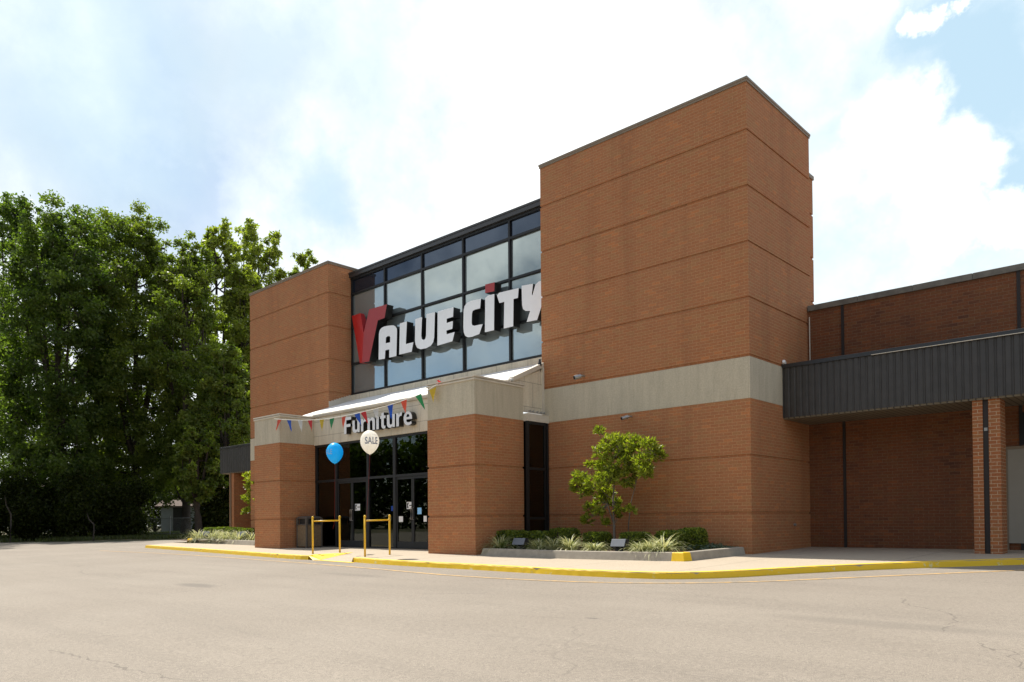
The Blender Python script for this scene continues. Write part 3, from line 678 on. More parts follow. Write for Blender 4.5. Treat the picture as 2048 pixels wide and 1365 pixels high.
GLY = {'F': ([(0,0),(.26,0),(.26,.55),(.72,.55),(.72,.78),(.26,.78),(.26,1.12),(.80,1.12),(.80,1.36),(0,1.36)], None, .80),
 'u': ([(0,1.0),(0,.32)]+ringpts(.30,.30,.30,.32,180,270,6)[1:]+[(.42,-.01),(.50,.06),(.54,.12),(.55,0),(.78,0),(.78,1.0),(.53,1.0),(.53,.38)]+ringpts(.40,.34,.13,.13,0,-180,6)[1:]+[(.25,1.0)], None, .78),
 'r': ([(0,0),(.25,0),(.25,.55),(.28,.68),(.36,.76),(.52,.77),(.56,1.02),(.44,1.03),(.32,.97),(.25,.84),(.24,1.0),(0,1.0)], None, .56),
 'n': ([(0,0),(.25,0),(.25,.62)]+ringpts(.38,.66,.13,.13,180,0,6)[1:]+[(.53,0),(.78,0),(.78,.68)]+ringpts(.48,.70,.30,.32,0,90,6)[1:]+[(.34,.98),(.25,.86),(.24,1.0),(0,1.0)], None, .78),
 'i': ([(0,0),(.25,0),(.25,1.0),(0,1.0)], None, .25),
 't': ([(.12,1.0),(0,1.0),(0,.79),(.12,.79),(.12,.28)]+ringpts(.36,.26,.24,.28,180,270,6)[1:]+[(.52,0),(.53,.20),(.44,.20),(.38,.24),(.37,.32),(.37,.79),(.54,.79),(.54,1.0),(.37,1.0),(.37,1.26),(.12,1.20)], None, .54),
 'e': ([(.80,.42),(.26,.42)]+ringpts(.44,.36,.18,.17,160,270,6)+[(.60,.20),(.72,.27),(.76,.07),(.62,0),(.42,-.03)]+ringpts(.40,.50,.40,.53,265,0,16)[1:]+[(.80,.46)], [(.26,.60),(.29,.74),(.36,.82),(.46,.82),(.53,.74),(.55,.60)], .80)}
word = 'Furniture'; xcur = 0; gl = []
for ch in word:
    P_, H_, w_ = GLY[ch]; loops = [[Vector((a, b, 0)) for a, b in P_]]+([[Vector((a, b, 0)) for a, b in H_]] if H_ else [])
    V_ = [v for l in loops for v in l]; F_ = [list(t) for t in tessellate_polygon(loops)]; gl.append((V_, F_, 0, xcur)); xcur += w_+.14
tot = xcur-.14; X0, X1 = -12.36, -9.14; kx = (X1-X0)/tot; kz = .50/1.36
for V_, F_, a, xc in gl:
    bm = bmesh.new(); vs = [bm.verts.new((X0+(v.x-a+xc)*kx, -1.47, 3.425+v.y*kz)) for v in V_]
    for f in F_:
        try: bm.faces.new([vs[i] for i in f])
        except ValueError: pass
    bmesh.ops.remove_doubles(bm, verts=bm.verts, dist=1e-4)
    front = list(bm.faces); be = [e for e in bm.edges if len(e.link_faces) == 1]
    ex = bmesh.ops.extrude_edge_only(bm, edges=be); nv = [q for q in ex['geom'] if isinstance(q, bmesh.types.BMVert)]
    bmesh.ops.translate(bm, verts=nv, vec=(0, .172, 0))
    fs = set(front)
    for f in bm.faces: f.material_index = 0 if f in fs else 1
    me = bpy.data.meshes.new('letter'); bmesh.ops.translate(bm, verts=bm.verts, vec=-FS.location); bm.to_mesh(me); bm.free()
    me.materials.append(M['white_letter']); me.materials.append(M['letter_side']); o = bpy.data.objects.new('letter', me); COL.objects.link(o); o.parent = FS
# ------------------------------------------------------------------ planters
def planter(pts, name, label, ypart, mulchpoly):
    P = [gp(*p) for p in pts]; root = empty(name, P[0]*1., label, 'planter')
    def strip(A, Bq, n):
        s = MB()
        d = (Bq-A); d.z = 0; d.normalize(); nn = Vector((d.y, -d.x, 0))
        return d, nn
    mb = MB(); rr = []
    for i, p in enumerate(P):
        ds = []
        if i > 0: ds.append((P[i]-P[i-1]).normalized())
        if i < len(P)-1: ds.append((P[i+1]-P[i]).normalized())
        nn = Vector((0,0,0))
        for d in ds: nn += Vector((d.y, -d.x, 0)).normalized()
        nn.normalize(); k = 1/max(.4, nn.dot(Vector((ds[0].y, -ds[0].x, 0)).normalized()))
        z = gz(p.y); h = .165
        q = lambda w, zz: Vector((p.x, p.y, 0)) - nn*w*k + Vector((0,0,z+zz))
        rr.append([q(0,-.02), q(.05,h-.012), q(.062,h), q(.19,h), q(.20,-.02)])
    for i, (a, b) in enumerate(zip(rr, rr[1:])):
        mb.mi = 1 if i in ypart else 0
        for k in range(4): mb.poly([a[k], b[k], b[k+1], a[k+1]])
    for e in (rr[0], rr[-1]): mb.mi = 0; mb.poly(e)
    mb.build('concrete_edge', [M['concrete'], M['yellow']], root)
    mm = MB(); nx, ny = 30, 10
    (xa, xb, ya, yb) = mulchpoly
    for i in range(nx):
        for j in range(ny):
            q = []
            for di, dj in ((0,0),(1,0),(1,1),(0,1)):
                x = xa+(xb-xa)*(i+di)/nx; y = ya+(yb-ya)*(j+dj)/ny; q.append((x, y, gz(y)+.11+.03*math.sin(x*3.1+y*5)*math.sin(x*1.3+y*2)))
            mm.poly(q)
    mm.build('mulch', M['mulch'], root)
    return root
planter([(962,1111.5),(1100,1117.3),(1220,1120.5),(1342,1123),(1368,1123.6),(1385,1122.2),(1440,1116),(1492,1110.8)], 'planter', 'low concrete edged bed with one yellow corner before the right tower', (3, 4), (-5.5, -.2, -2.2, -.01))
planter([(373,1085.6),(382,1086.1),(440,1088.3),(508,1091.6)], 'planter', 'concrete edged bed with a yellow end, left of the left entrance pillar', (0,), (-25.0, -15.9, -1.35, 1.5))
# ------------------------------------------------------------------ vegetation
def rand_dirs(n):
    v = rng.normal(size=(n,3)); return v/np.linalg.norm(v, axis=1, keepdims=True)
def leaves(P, size, length=1.6, D=None, jitter=.35, droop=0.):
    n = len(P); d = rand_dirs(n) if D is None else D; d = d+np.array([0,0,-droop]); d /= np.linalg.norm(d, axis=1, keepdims=True)
    s = np.cross(d, rand_dirs(n)); s /= np.linalg.norm(s, axis=1, keepdims=True)+1e-9
    sz = size*(1+jitter*rng.uniform(-1,1,(n,1)))
    a = P; b = P+d*sz*length*.45+s*sz*.5; c = P+d*sz*length; e = P+d*sz*length*.45-s*sz*.5
    V = np.stack([a,b,c,e], 1).reshape(-1,3); Fq = np.arange(4*n).reshape(-1,4); return V, Fq
def clump(centers, radii, per, flat=.75):
    out = []
    for c, r, n in zip(centers, radii, per):
        v = rng.normal(size=(n,3))*r*.52; v[:,2] *= flat*1.15; v[:,2] -= .12*np.abs(v[:,0]); out.append(v+np.array(c))
    return np.concatenate(out)
def bez(a, b, bow, n=5):
    a, b = Vector(a), Vector(b); mdl = (a+b)/2+Vector(bow); return [(a*(1-t)**2+mdl*2*t*(1-t)+b*t*t) for t in [i/n for i in range(n+1)]]
GRP = 'tall trees beyond the parking lot'
def tree(base, H, R, label, lm, nb=26, leaf=.115, per=1000, low=.2, top=.5, name='tree', trunk=None, lean=(0,0), group=GRP, spire=0, bark='bark', nlead=5, tone=(0,1), length=1.5):
    root = empty(name, base, label, 'tree', group); bx, by, bz = base
    tr = trunk or H*.014; tb = MB()
    tp = Vector((bx+lean[0], by+lean[1], bz+H*.92))
    main = bez((bx,by,bz-.1), tp, (random.uniform(-.4,.4), random.uniform(-.4,.4), 0), 9)
    tb.tube(main, [tr*(1.25 if i == 0 else 1)*(1-i/9)**.75+.02 for i in range(10)], 9)
    cs, rs, ns = [], [], []
    leads = []
    for k in range(nlead):
        a = 2*math.pi*(k+random.random()*.6)/nlead; t = random.uniform(.22,.45); p = main[int(t*9)]
        rr = R*random.uniform(.35,.7); q = Vector((bx+lean[0]*.8+rr*math.cos(a), by+lean[1]*.8+rr*math.sin(a), bz+H*random.uniform(.72,.98)))
        line = bez(p, q, (rr*.35*math.cos(a), rr*.35*math.sin(a), -H*.04), 7); leads.append(line)
        tb.tube(line, [tr*.5*(1-i/7)**.8+.015 for i in range(8)], 6)
    for k in range(nb):
        zt_ = low+(1-low)*((k+random.random())/nb); z = bz+H*zt_
        if zt_ < top: w = R*(.55+.45*(zt_-low)/(top-low+1e-6))
        else: w = R*math.sqrt(max(0.02, 1-((zt_-top)/(1.02-top))**2))
        a = k*2.399+random.uniform(-.4,.4); rr = w*random.uniform(.45,.95)
        c = Vector((bx+lean[0]*zt_+rr*math.cos(a), by+lean[1]*zt_+rr*math.sin(a), z))
        src = random.choice(leads+[main, main]); cand = [q for q in src if q.z < z-.04*H] or [src[0]]
        p = min(cand, key=lambda q: (q-c).length)
        line = bez(p, c, (0,0,-.03*H), 5); tb.tube(line, [tr*.22*(1-i/5)+.012 for i in range(6)], 5)
        r0 = R*random.uniform(.24,.40)*(1.15 if zt_ < .8 else .85)
        # each limb end carries several uneven tufts
        for q in range(12):
            dd = Vector((random.gauss(0,1), random.gauss(0,1), random.gauss(0,1.0))); dd = dd.normalized()*r0*random.uniform(.2,1.5); dd.z *= 1.25
            cc = c+dd
            if random.random() < .35: tb.tube([c, cc], [.02,.008], 4, False)
            rad = r0*random.uniform(.20,.42); cs.append(tuple(cc)); rs.append(rad); ns.append(max(20, int(per/12*1.38*(rad/(r0*.31))**2)))
    for k in range(spire):
        a = random.uniform(0, 6.28); rr = R*random.uniform(.0,.6); h = H*random.uniform(.95,1.04)
        for j in range(5):
            cs.append((bx+lean[0]+rr*math.cos(a), by+lean[1]+rr*math.sin(a), bz+h-j*R*.14)); rs.append(R*(.045+.03*j)); ns.append(int(per*(.05+.03*j)))
    tb.build('trunk', M[bark], root, smooth=True, fix=False)
    P = clump(cs, rs, ns); V, Fq = leaves(P, leaf, length, droop=.3)
    cen = np.repeat(rng.uniform(0,1,len(cs)), ns); at_ = np.clip(.65*cen+.35*rng.uniform(0,1,len(P)), 0, 1)*(tone[1]-tone[0])+tone[0]
    big_mesh('crown', V, Fq, M[lm], root, at_)
    return root
def gtree(px, D, toppx, Rpx, **k):         # place by survey direction and distance
    p = C0+ray(px, 1044)*D; z = gz(p.y)-.13; topz = (C0+ray(px, toppx)*D).z
    return tree((p.x, p.y, z), topz-z, Rpx*D/F, **k)
gtree(-130, 52, 440, 150, label='dark green maple at the left edge of the photo, mostly outside it', lm='leaf_dark', nb=44, per=1250, spire=2)
gtree(-215, 38, 330, 175, label='nearest maple, its leaves just entering the photo at the left edge', lm='leaf_dark', nb=44, per=1100)
gtree(30, 58, 412, 95, label='tallest dark maple at far left, its narrow top rising over its neighbours', lm='leaf_dark', nb=40, per=1100, low=.12, spire=4)
gtree(120, 48, 440, 125, label='broad green maple with three leafy peaks, second large crown from the left', lm='leaf_dark', nb=54, per=1400, low=.14, spire=5)
gtree(275, 52, 462, 115, label='rounded yellow green maple left of the lighter ash trees', lm='leaf_mid', nb=52, per=1350, low=.14, spire=4)
gtree(210, 62, 440, 70, label='narrow dark tree standing between and behind the two broad maples', lm='leaf_mid', nb=30, per=900, spire=3)
gtree(372, 50, 500, 85, label='mid green tree with a low crown in front of the thin ash trees', lm='leaf_mid', nb=44, per=1150, low=.16, top=.55, spire=2)
gtree(436, 58, 465, 62, label='light leafed ash with an open crown, left of the brick tower', lm='leaf_yellow', nb=34, per=600, low=.25, leaf=.14, spire=1, length=2)
gtree(455, 47, 700, 62, label='small mid green tree close beside the left edge of the brick tower', lm='leaf_mid', nb=30, per=1100, low=.2)
gtree(520, 62, 458, 66, label='airy yellow green ash whose top shows above the left brick tower', lm='leaf_yellow', nb=34, per=480, low=.45, top=.7, leaf=.13, spire=1, length=2)
gtree(488, 57, 540, 60, label='airy ash with yellow green leaves directly beside the left brick tower', lm='leaf_yellow', nb=38, per=620, low=.3, leaf=.135, length=2)
gtree(606, 66, 510, 40, label='small sprig of ash crown showing at the right above the left tower', lm='leaf_yellow', nb=20, per=420, low=.55, top=.75, leaf=.13, length=2)
gtree(400, 44, 860, 42, label='slim young tree with a straight dark trunk in front of the pale house', lm='leaf_mid', nb=20, per=800, low=.42, trunk=.22)
# understorey
def shrub(px, D, toppx, w, label, per=2000):
    p = C0+ray(px, 1044)*D; z = gz(p.y)-.13; H = (C0+ray(px, toppx)*D).z-z; R = w*D/F
    root = empty('shrub', (p.x, p.y, z), label, 'shrub', 'undergrowth below the tall trees'); tb = MB(); cs = []; rs = []; ns = []
    for k in range(9):
        a = k*2.4; c = Vector((p.x+R*.65*math.cos(a)*random.random(), p.y+R*.65*math.sin(a)*random.random(), z+H*random.uniform(.2,.82)))
        tb.tube(bez((p.x,p.y,z), c, (0,0,.1), 4), [.05,.04,.03,.02,.01], 5); cs.append(tuple(c)); rs.append(R*random.uniform(.35,.6)); ns.append(per)
    tb.build('stem', M['bark'], root, fix=False); P = clump(cs, rs, ns, .9); P = P[P[:,2] > z]
    V, Fq = leaves(P, .10, 1.5, droop=.2); big_mesh('foliage', V, Fq, M['leaf_shrub'], root, rng.uniform(0,1,len(P)))
SH = [(-40,44,960,60,'dark shrub at the very left edge under the maples'),(45,45,940,60,'tall dark shrub under the leftmost maple'),(110,47,970,55,'dark low shrub between two maple trunks'),(165,45,930,55,'tall dark shrub below the broad maple'),
      (215,47,975,50,'dark shrub left of the chain link gate, low and wide'),(252,46,955,40,'dark shrub directly left of the chain link gate'),(430,45,985,40,'dark leafy bush in front of the pale house, right of the young tree'),(465,46,960,36,'dark bush beside the left brick column'),
      (20,60,900,120,'wide dark thicket behind the leftmost trunks'),(200,62,880,110,'wide dark thicket behind the broad maples'),(310,72,940,60,'dark bush behind the gate'),(370,76,900,60,'dark bush over the shed behind the gate')]
for s in SH: shrub(*s)
# bare saplings
for px, D, lab in ((20, 41.5, 'crooked pale bare stem at far left under the trees'), (186, 41.5, 'bent pale bare stub left of the gate')):
    p = C0+ray(px, 1044)*D; z = gz(p.y)-.13; t = MB(); h = 2.6 if px < 100 else 1.5
    t.tube([(p.x,p.y,z-.05),(p.x+.15,p.y,z+h*.35),(p.x-.02,p.y+.05,z+h*.6),(p.x-.35,p.y-.1,z+h*.8),(p.x-.6,p.y-.1,z+h)], [.05,.045,.04,.03,.015], 7)
    o = t.build('bare_stem', M['bark'], None, smooth=True, fix=False); topo(o, (p.x,p.y,z)); tag(o, lab, 'tree stem')
# grass verge as tufts
p0, p1 = C0+ray(-60, 1044)*43, C0+ray(420, 1044)*43
n = 26000; t = rng.uniform(0,1,n); d = rng.uniform(-1.5, 16, n)
fwv = np.array(Vector((p0.x-C0.x, p0.y-C0.y, 0)).normalized()); 
P = np.array(p0)[None,:]*(1-t[:,None])+np.array(p1)[None,:]*t[:,None]; dirs = P-np.array(C0); dirs[:,2] = 0; dirs /= np.linalg.norm(dirs, axis=1, keepdims=True); P = P+dirs*d[:,None]
def lot_edge_x(y): return np.interp(y, [r[0] for r in rows], [r[1] for r in rows])
keep = P[:,0] < lot_edge_x(P[:,1])-.1; keep &= (np.sin(P[:,0]*.9+P[:,1]*.7)+np.sin(P[:,0]*.37-P[:,1]*1.1)+rng.normal(0,.5,n)) > -.6
P = P[keep]; P[:,2] = .02*np.clip(P[:,1],-15,8)-.14; D = rand_dirs(len(P))*.5+np.array([0,0,1.])
V, Fq = leaves(P, .05, 4.5, D); tag(big_mesh('grass', V, Fq, M['grass'], None, rng.uniform(0,1,len(P))), 'rough green grass on the verge under the trees and by the gate', 'grass', kind='stuff')
# far side of the lot, behind the photographer: one mass of wood that the glass mirrors
n = 90000; x = rng.uniform(-150, 110, n); hh = 17+3*np.sin(x*.11)+2.5*np.sin(x*.31+1)+1.5*np.sin(x*.83); z = rng.uniform(0,1,n)**.8*hh; y = -82+rng.uniform(-4,4,n)+4*np.sin(x*.2)
V, Fq = leaves(np.stack([x,y,z-.4],1), .75, 1.5); tag(big_mesh('far_wood', V, Fq, M['leaf_dark'], None, rng.uniform(0,1,n)), 'far wood across the lot, seen only mirrored in the glass', 'wood', kind='stuff')
# boxwoods
def boxwood(x, y, rx, ry, h, label, grp):
    z = gz(y)+.11; root = empty('boxwood', (x,y,z), label, 'bush', grp)
    n = 9000; u = rand_dirs(n); e = .62; s = np.sign(u)*np.abs(u)**e; s = s/np.max(np.abs(s), axis=1, keepdims=True)*.35+s*.65
    rad = rng.uniform(.86,1.03,(n,1)); lump = 1+.05*np.sin(u[:,[0]]*7+x*9)*np.cos(u[:,[1]]*6+u[:,[2]]*5+x*3)
    P = s*rad*lump*np.array([rx,ry,h*.5])+np.array([x,y,z+h*.5]); P = P[P[:,2] > z]
    V, Fq = leaves(P, .022, 1.7, u[:len(P)]*0+rand_dirs(len(P))*.8+np.array([0,0,.5])); big_mesh('foliage', V, Fq, M['leaf_box'], root, rng.uniform(0,1,len(P))**1.3)
    t = MB(); t.lathe((x,y,z), [(rx*.5,.02),(rx*.80,h*.18),(rx*.86,h*.5),(rx*.80,h*.80),(rx*.5,h*.9),(.001,h*.92)], 18, 1, ry/rx); t.build('twig_core', M['bark'], root, smooth=True, fix=False)
GB = 'clipped box bushes in the bed by the right tower'
def bpx(px, Y): return at(px, 1090, Y=Y).x
for px, Y, rpx, toppx, lab in [(1022,-1.55,34,1062,'shaded clipped bush nearest the right entrance pillar'),(1076,-1.25,33,1064,'shaded clipped bush under the narrow side window'),(1130,-.95,31,1058,'shaggy topped clipped bush just right of the side window'),
        (1195,-1.05,29,1066,'clipped bush left of the young tree trunk'),(1271,-1.0,32,1066,'clipped bush right of the young tree, behind the floodlight'),(1345,-1.0,33,1063,'low wide clipped bush behind the pale grass clumps near the yellow corner'),(1386,-.62,28,1058,'tallest clipped bush, at the right end of the row')]:
    x = bpx(px, Y); q = at(px, toppx, Y=Y); dep = (Vector((x, Y, 0))-C0).dot(fw); r = rpx*dep/F; boxwood(x, Y, r*.86, r*.76, q.z-gz(Y)-.11, lab, GB)
GB2 = 'clipped box bushes in the bed left of the entrance'
for px, Y, rpx, toppx, lab in [(424,.6,14,1056,'leftmost clipped bush in the bed left of the entrance'),(446,.5,15,1055,'second clipped bush from the left, left of the entrance'),(470,.3,16,1056,'third clipped bush from the left, between the two small floodlights'),(496,.1,16,1058,'clipped bush touching the left entrance pillar in view')]:
    x = bpx(px, Y); q = at(px, toppx, Y=Y); dep = (Vector((x, Y, 0))-C0).dot(fw); r = rpx*dep/F; boxwood(x, Y, r*1.1, r*.9, q.z-gz(Y)-.11, lab, GB2)
# striped grass clumps
def lily(x, y, r, h, label, grp, nbl=150):
    z = gz(y)+.13; V = []; Fq = []; T = []; n = 0
    for k in range(nbl):
        a = rng.uniform(0, 2*math.pi); el = rng.uniform(.15, 1.35); Ln = (r*1.15*math.cos(el)+h*1.15*math.sin(el))*rng.uniform(.75,1.15)
        d = np.array([math.cos(a), math.sin(a), 0]); w = rng.uniform(.007,.014); side = np.array([-d[1], d[0], 0])*w
        b0 = np.array([x,y,z-.02])+d*rng.uniform(0,.06)+np.array([rng.uniform(-.05,.05),rng.uniform(-.05,.05),0])
        tone = rng.choice([rng.uniform(.5,1), rng.uniform(0,.4)], p=[.62,.38]); pts = []
        for i in range(6):
            s = i/5*Ln; th = el-(1.5-el*.35)*(i/5)**1.7
            if i == 0: p = b0
            else: p = pts[-1]+(d*math.cos(th)+np.array([0,0,math.sin(th)]))*Ln/5
            if p[2] < z-.22: p[2] = z-.22
            pts.append(p)
        for i, p in enumerate(pts):
            ww = side*(1-.85*(i/5)**2); V += [p-ww, p+ww]
        for i in range(5): Fq.append([n+2*i, n+2*i+1, n+2*i+3, n+2*i+2]); T.append(tone)
        n += 12
    o = big_mesh('grass_clump', np.array(V)-np.array([x,y,z]), np.array(Fq), M['leaf_lily'], None, np.array(T)); o.location = (x,y,z); tag(o, label, 'ornamental grass', grp)
GL = 'striped grass clumps in the bed by the right tower'
for px, Y, rpx, toppx, lab in [(1006,-2.1,26,1072,'greener shaded grass clump nearest the right entrance pillar'),(1082,-2.12,24,1081,'dull green grass clump right of the first floodlight'),(1110,-2.1,18,1072,'narrow tall striped grass clump, third from the pillar'),(1142,-2.05,24,1074,'wide pale striped grass clump, fourth from the pillar'),
        (1192,-2.08,25,1088,'low pale striped grass clump left of the middle floodlight'),(1283,-2.05,23,1086,'pale striped grass clump just right of the middle floodlight'),(1305,-2.1,20,1078,'upright striped grass clump spilling over the concrete edge'),(1330,-1.95,27,1070,'largest pale grass clump, beside the yellow painted corner')]:
    x = bpx(px, Y); q = at(px, toppx, Y=Y); dep = (Vector((x, Y, 0))-C0).dot(fw); lily(x, Y-.06, rpx*1.25*dep/F, (q.z-gz(Y)-.12)*1.15, lab, GL, 210)
GL2 = 'striped grass clumps in the bed left of the entrance'
for i, (px, lab) in enumerate([(393,'pale grass clump at the yellow end of the left bed'),(403,'second pale grass clump from the left end of the left bed'),(425,'pale grass clump just right of the left small floodlight'),(437,'fourth pale grass clump from the left in the left bed'),(450,'pale grass clump midway between the two small floodlights'),(463,'sixth pale grass clump from the left in the left bed'),(477,'pale grass clump just left of the right small floodlight'),(503,'pale grass clump touching the left entrance pillar')]):
    Y = -1.1+.15*(i % 2); x = at(px, 1080, Y=Y).x; lily(x, Y, .36, .44, lab, GL2, 130)
# ground cover at the right end
n = 5000; x = rng.uniform(-1.75,-.25,n); y = rng.uniform(-1.7,-.05,n); kp = y > -1.9+(x+1.75)*.9; P = np.stack([x, y, .02*y+.13+rng.uniform(0,.10,n)*(.6+.4*np.sin(x*6))], 1)[kp]
V, Fq = leaves(P, .022, 1.5); tag(big_mesh('ground_cover', V, Fq, M['leaf_cover'], None, rng.uniform(0,1,len(P))**1.5), 'low grey green ground cover at the right end of the bed', 'ground cover', kind='stuff')
# young tree against the right tower
def whorl_tree(base, blobs, trunks, label, name='young_tree', sc=1., group=None):
    root = empty(name, base, label, 'tree', group); tb = MB()
    for line, r0, r1 in trunks: k = len(line)-1; tb.tube(line, [r0+(r1-r0)*i/k for i in range(k+1)], 7)
    Ps = []; Ds = []; To = []
    stems = [Vector(p) for line, _, _ in trunks for p in line[1:]]
    for c, r, n in blobs:
        for k in range(int(n*2.5)):
            v = rand_dirs(1)[0]*r*rng.uniform(.15,1)**.5; p = np.array(c)+v
            if random.random() < .3:
                s = min(stems, key=lambda q: (q-Vector(p)).length); tb.tube([s, (s+Vector(p))/2+Vector((0,0,-.02)), p], [.008,.005,.003], 4, False)
            out = v/np.linalg.norm(v)*.6+np.array([0,0,.8]); out /= np.linalg.norm(out); tn = rng.uniform(0,1)
            for q in range(9):
                d = rand_dirs(1)[0]*.85+out*.75; Ps.append(p+rand_dirs(1)[0]*.01); Ds.append(d/np.linalg.norm(d)); To.append(np.clip(tn*.5+rng.uniform(0,.5), 0, 1))
    tb.build('trunk', M['bark_pale'], root, smooth=True, fix=False)
    V, Fq = leaves(np.array(Ps), .034*sc, 3.1, np.array(Ds)); big_mesh('crown', V, Fq, M['leaf_magnolia'], root, np.array(To)); return root
TY = -.85
A = lambda x, y, dy=0: tuple(at(x, y, Y=TY+dy))
zb = gz(TY)+.1; b0 = at(1229, 1088, Y=TY)
bl = [((1197,862),.11,5),((1225,892),.28,34),((1262,893),.28,34),((1205,905),.2,16),((1298,893),.2,18),((1316,908),.15,16),((1245,925),.3,40),((1285,925),.26,28),((1210,935),.2,18),((1180,935),.12,6),((1222,955),.24,24),((1265,950),.2,14),
      ((1292,945),.16,12),((1190,965),.2,18),((1158,958),.17,16),((1152,975),.13,10),((1172,985),.15,12),((1215,985),.18,14),((1200,1000),.14,10),((1230,1005),.14,9),((1255,970),.14,8),((1182,1018),.14,10),((1198,1025),.12,9),((1175,1040),.12,8),((1210,1046),.09,5),((1240,1020),.10,5),((1262,1020),.09,5),((1232,1030),.08,4)]
bl = [(A(*c, dy=random.uniform(-.25,.25)), r, n) for c, r, n in bl]
tr = [([(b0.x,TY,zb), A(1228,1050), A(1226,1000), A(1230,950,-.05), A(1240,900,-.05)], .035, .010), ([(b0.x+.02,TY,zb+.5), A(1215,1010,.05), A(1190,975,.1), A(1160,965,.1)], .02, .006),
      ([(at(1256,1085,Y=TY+.15).x,TY+.15,zb), A(1257,1050,.15), A(1262,1005,.12), A(1270,975,.1), A(1280,930,.1)], .016, .008), ([A(1230,960,-.05), A(1210,900,0), A(1199,868,0)], .010, .004), ([A(1232,945,-.05), A(1262,920), A(1305,905)], .012, .005)]
whorl_tree((b0.x, TY, zb), bl, tr, 'young small tree with glossy yellow green leaves standing against the right brick tower')
Y2 = .5; A2 = lambda x, y, dy=0: tuple(at(x, y, Y=Y2+dy)); b1 = at(512, 1078, Y=Y2)
bl = [(A2(x,y), r, n) for x, y, r, n in [(494,955,.18,8),(503,962,.2,10),(498,972,.18,9),(506,985,.2,10),(496,995,.15,6),(488,998,.12,5),(503,1003,.18,8),(506,1020,.14,6),(494,1022,.13,6),(488,1026,.1,4),(506,1035,.1,4),(520,970,.3,20),(525,1000,.3,16)]]
whorl_tree((b1.x, Y2, gz(Y2)+.1), bl, [([(b1.x,Y2,.1), A2(512,1040), A2(510,1000), A2(506,965)], .03, .01), ([A2(512,1035), A2(500,1025), A2(489,1026)], .012, .004), ([A2(511,1005), A2(500,1000), A2(489,999)], .012, .004)], 'young tree partly hidden behind the left entrance pillar, yellow green leaves', sc=1.15)
# ------------------------------------------------------------------ small things
def rail(a, b, label):
    root = empty('guard_rail', (a.x, a.y, gz(a.y)), label, 'railing', 'yellow guard rails by the ramp'); h = .93
    for p in (a, b):
        q = MB(); z = gz(p.y); q.tube([(p.x,p.y,z-.02),(p.x,p.y,z+h)], .024, 12); q.lathe((p.x,p.y,z+h), [(.024,0),(.030,.008),(.032,.025),(.024,.045),(.012,.055),(.001,.058)], 12); q.build('post', M['yellow_rail'], root, smooth=True)
    z = gz(a.y)+h-.075; MB().tube([(a.x,a.y,z),(b.x,b.y,gz(b.y)+h-.075)], .019, 10).build('crossbar', M['yellow_rail'], root, smooth=True)
pa, pb, pc, pd = gp(625.7,1108.3), gp(679.7,1105.7), gp(730,1114), gp(779.5,1110)
rail(pa, pb, 'left yellow metal guard rail, nearest the litter bin'); rail(pc, pd, 'right yellow metal guard rail, nearest the right entrance pillar')
# litter bin
bc = (gp(590,1093.5)+gp(636,1094.5))/2+Vector((.0,.15,0)); root = empty('litter_bin', (bc.x, bc.y, gz(bc.y)), 'square pebble sided litter bin with a dark hooded top against the left entrance pillar', 'bin')
bc = Vector((-13.85, -1.75, 0)); root.location = (bc.x, bc.y, gz(bc.y)); zb_ = gz(bc.y); hw = .29
for sx, sy in ((0,-1),(1,0),(0,1),(-1,0)):
    q = MB()
    if sy: q.box(bc.x-hw+.045, bc.x+hw-.045, bc.y+sy*hw-.012*sy, bc.y+sy*hw-.03*sy, zb_+.04, zb_+.70)
    else: q.box(bc.x+sx*hw-.012*sx, bc.x+sx*hw-.03*sx, bc.y-hw+.045, bc.y+hw-.045, zb_+.04, zb_+.70)
    q.build('side_panel', M['aggregate'], root)
q = MB()
for sx in (-1,1):
    for sy in (-1,1): q.box(bc.x+sx*hw, bc.x+sx*(hw-.055), bc.y+sy*hw, bc.y+sy*(hw-.055), zb_+.001, zb_+.70)
q.build('frame', M['bin_frame'], root, bevel=.008)
q = MB(); q.rings(bc.x-hw-.01, bc.x+hw+.01, bc.y-hw-.01, bc.y+hw+.01, [(zb_+.701,0),(zb_+.74,0)])
for sx in (-1,1):
    for sy in (-1,1): q.box(bc.x+sx*(hw+.008), bc.x+sx*(hw-.07), bc.y+sy*(hw+.008), bc.y+sy*(hw-.07), zb_+.741, zb_+.905)
q.rings(bc.x-hw-.01, bc.x+hw+.01, bc.y-hw-.01, bc.y+hw+.01, [(zb_+.906,0),(zb_+.93,.005),(zb_+.965,.06),(zb_+.985,.14),(zb_+.99,.24)])
q.build('hood', M['bin_frame'], root, bevel=.01); MB().box(bc.x-hw+.08, bc.x+hw-.08, bc.y-hw+.08, bc.y+hw-.08, zb_+.741, zb_+.90).build('liner', M['ink'], root)
